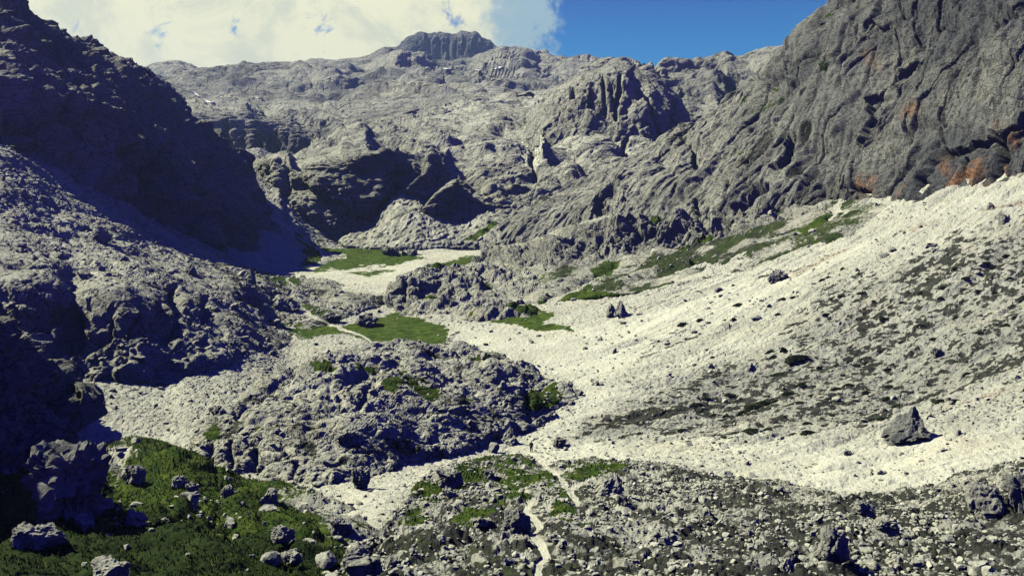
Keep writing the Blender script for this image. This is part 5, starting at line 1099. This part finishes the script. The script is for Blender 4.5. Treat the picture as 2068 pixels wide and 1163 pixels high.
for q in bm.verts:
    if q.co.z > 0: q.co.x *= .82; q.co.y *= .8
bmesh.ops.bevel(bm, geom=bm.edges[:], offset=.05, segments=3, affect='EDGES')
me = bpy.data.meshes.new('backpack'); bm.to_mesh(me); bm.free(); me.materials.append(PACK)
pk = link('backpack', me); pk.matrix_world = person.matrix_basis @ Matrix.Translation((0, -.17, 1.24))
tag(pk, 'dark rucksack carried on the back of the hiker', 'backpack')
for s in (-1, 1):
    skin_obj('strap', [(s * .10, .06, .22, .02, .012), (s * .11, .20, .24, .02, .012), (s * .11, .30, .10, .02, .012), (s * .13, .20, -.12, .02, .012), (s * .12, .05, -.18, .02, .012)], [(0, 1), (1, 2), (2, 3), (3, 4)], PACK, pk, 1)
bm = bmesh.new(); bmesh.ops.create_cube(bm, size=1.0); bmesh.ops.scale(bm, vec=(.22, .07, .18), verts=bm.verts); bmesh.ops.bevel(bm, geom=bm.edges[:], offset=.025, segments=2, affect='EDGES'); bmesh.ops.translate(bm, vec=(0, -.12, -.08), verts=bm.verts)
me = bpy.data.meshes.new('pocket'); bm.to_mesh(me); bm.free(); me.materials.append(PACK); link('pocket', me, pk)
print('objects done %.1fs' % (time.time() - T0))
# ================================================================== CAMERA, SUN, SKY
cam = bpy.data.cameras.new('camera'); co_ = bpy.data.objects.new('camera', cam); COL.objects.link(co_)
co_.location = (0, 0, 0); co_.rotation_euler = (math.radians(90), 0, 0)
cam.sensor_fit = 'HORIZONTAL'; cam.sensor_width = 36.0; cam.lens = 36.0 * F / 2068.0
cam.shift_x = 0.0; cam.shift_y = -(581.5 - V0) / 2068.0
cam.clip_start = .5; cam.clip_end = 30000
SC.camera = co_

SUN_AZ, SUN_EL = math.radians(-79), math.radians(46)      # from the left, a little beyond the camera's cross line
sv = Vector((math.sin(SUN_AZ) * math.cos(SUN_EL), math.cos(SUN_AZ) * math.cos(SUN_EL), math.sin(SUN_EL)))
sun = bpy.data.lights.new('sun', 'SUN'); sun.energy = 5.0; sun.angle = math.radians(.5); sun.color = (1.0, .98, .68)
so = bpy.data.objects.new('sun', sun); COL.objects.link(so); so.rotation_euler = (-sv).to_track_quat('-Z', 'Y').to_euler()

W = bpy.data.worlds.new('World'); SC.world = W; W.use_nodes = True
t = W.node_tree; t.nodes.clear()
out = node(t, 'ShaderNodeOutputWorld'); bg = node(t, 'ShaderNodeBackground')
sky = node(t, 'ShaderNodeTexSky'); sky.sky_type = 'NISHITA'; sky.sun_disc = False
sky.sun_elevation = SUN_EL; sky.sun_rotation = SUN_AZ; sky.altitude = 2300; sky.air_density = 1.0; sky.dust_density = .3; sky.ozone_density = 3.0
tc = node(t, 'ShaderNodeTexCoord'); sep = node(t, 'ShaderNodeSeparateXYZ'); t.links.new(tc.outputs['Generated'], sep.inputs[0])
az = math_(t, 'ARCTAN2', sep.outputs[0], sep.outputs[1]); el = math_(t, 'ARCSINE', sep.outputs[2])
D = tc.outputs['Generated']
hs = node(t, 'ShaderNodeHueSaturation'); hs.inputs['Saturation'].default_value = 1.25; hs.inputs['Value'].default_value = 1.0
t.links.new(sky.outputs[0], hs.inputs['Color'])
away = ramp(t, math_(t, 'ABSOLUTE', az), .75, 1.1)
tint = mixc(t, math_(t, 'MAXIMUM', ramp(t, el, .20, .40), away), (.30, 1.12, 1.22), (.50, .20, .95))
skyc = mixc(t, 1.0, hs.outputs[0], tint, 'MULTIPLY')
# cloud bank over the left half of the sky: its right edge stands a few degrees right of the valley axis
wob = math_(t, 'MULTIPLY', math_(t, 'SUBTRACT', noise(t, D, 16, 7, .58, .3), .5), .16)
edge = math_(t, 'SUBTRACT', math_(t, 'ADD', .060, wob), az)
top = ramp(t, math_(t, 'ADD', el, math_(t, 'MULTIPLY', wob, 2.0)), .50, .32)
west = ramp(t, az, -.85, -.62)
bank = math_(t, 'MULTIPLY', ramp(t, edge, -.004, .020), math_(t, 'MULTIPLY', top, west))
holes = ramp(t, math_(t, 'ADD', noise(t, D, 20, 6, .6, .4), math_(t, 'MULTIPLY', az, .22)), .60, .74)
wisps = math_(t, 'SUBTRACT', 1.0, math_(t, 'MULTIPLY', ramp(t, noise(t, D, 11, 7, .62), .60, .36), .0))
hol = ramp(t, noise(t, D, 17, 7, .62, .6), .40, .28)                     # gaps of blue between the billows
mask = math_(t, 'MULTIPLY', bank, math_(t, 'SUBTRACT', 1.0, math_(t, 'MULTIPLY', hol, .85)))
inner = ramp(t, math_(t, 'ADD', edge, math_(t, 'MULTIPLY', math_(t, 'SUBTRACT', noise(t, D, 10, 7, .62), .5), .14)), .06, .10)
ccol = mixc(t, inner, (.24, .35, .39), (.64, .63, .42))
ccol = mixc(t, math_(t, 'MULTIPLY', ramp(t, noise(t, D, 12, 9, .68, .6),   .44, .62), .5), ccol, (.36, .41, .35))
bg.inputs['Strength'].default_value = .066
bg2 = node(t, 'ShaderNodeBackground'); t.links.new(ccol, bg2.inputs['Color']); bg2.inputs['Strength'].default_value = 1.0
t.links.new(skyc, bg.inputs['Color'])
mx = node(t, 'ShaderNodeMixShader'); t.links.new(mask, mx.inputs[0]); t.links.new(bg.outputs[0], mx.inputs[1]); t.links.new(bg2.outputs[0], mx.inputs[2])
t.links.new(mx.outputs[0], out.inputs['Surface'])

bm = bmesh.new(); bmesh.ops.create_cube(bm, size=1.0)
bmesh.ops.scale(bm, vec=(3840, 3640, 820), verts=bm.verts); bmesh.ops.translate(bm, vec=(0, 1600, 319), verts=bm.verts)
me = bpy.data.meshes.new('haze'); bm.to_mesh(me); bm.free()
m = bpy.data.materials.new('mountain_air'); t = nt(m); out = node(t, 'ShaderNodeOutputMaterial'); pv = node(t, 'ShaderNodeVolumePrincipled')
pv.inputs['Color'].default_value = (.36, .52, 1.0, 1); pv.inputs['Density'].default_value = .00009; pv.inputs['Anisotropy'].default_value = .2
t.links.new(pv.outputs[0], out.inputs['Volume']); me.materials.append(m)
tag(link('haze', me), 'thin bluish mountain air softening the far plateau', 'haze', None, 'stuff')

SC.view_settings.view_transform = 'Standard'; SC.view_settings.look = 'None'; SC.view_settings.exposure = 0.6; SC.view_settings.gamma = 1.0
SC.render.engine = 'CYCLES'
SC.cycles.use_denoising = True; SC.cycles.denoiser = 'OPENIMAGEDENOISE'; SC.cycles.denoising_input_passes = 'RGB_ALBEDO_NORMAL'; SC.cycles.denoising_prefilter = 'NONE'
SC.cycles.max_bounces = 4; SC.cycles.volume_bounces = 0; SC.cycles.diffuse_bounces = 0; SC.cycles.glossy_bounces = 1
SC.cycles.use_adaptive_sampling = True; SC.cycles.adaptive_threshold = .01
SC.render.use_persistent_data = False
print('script done %.1fs' % (time.time() - T0))
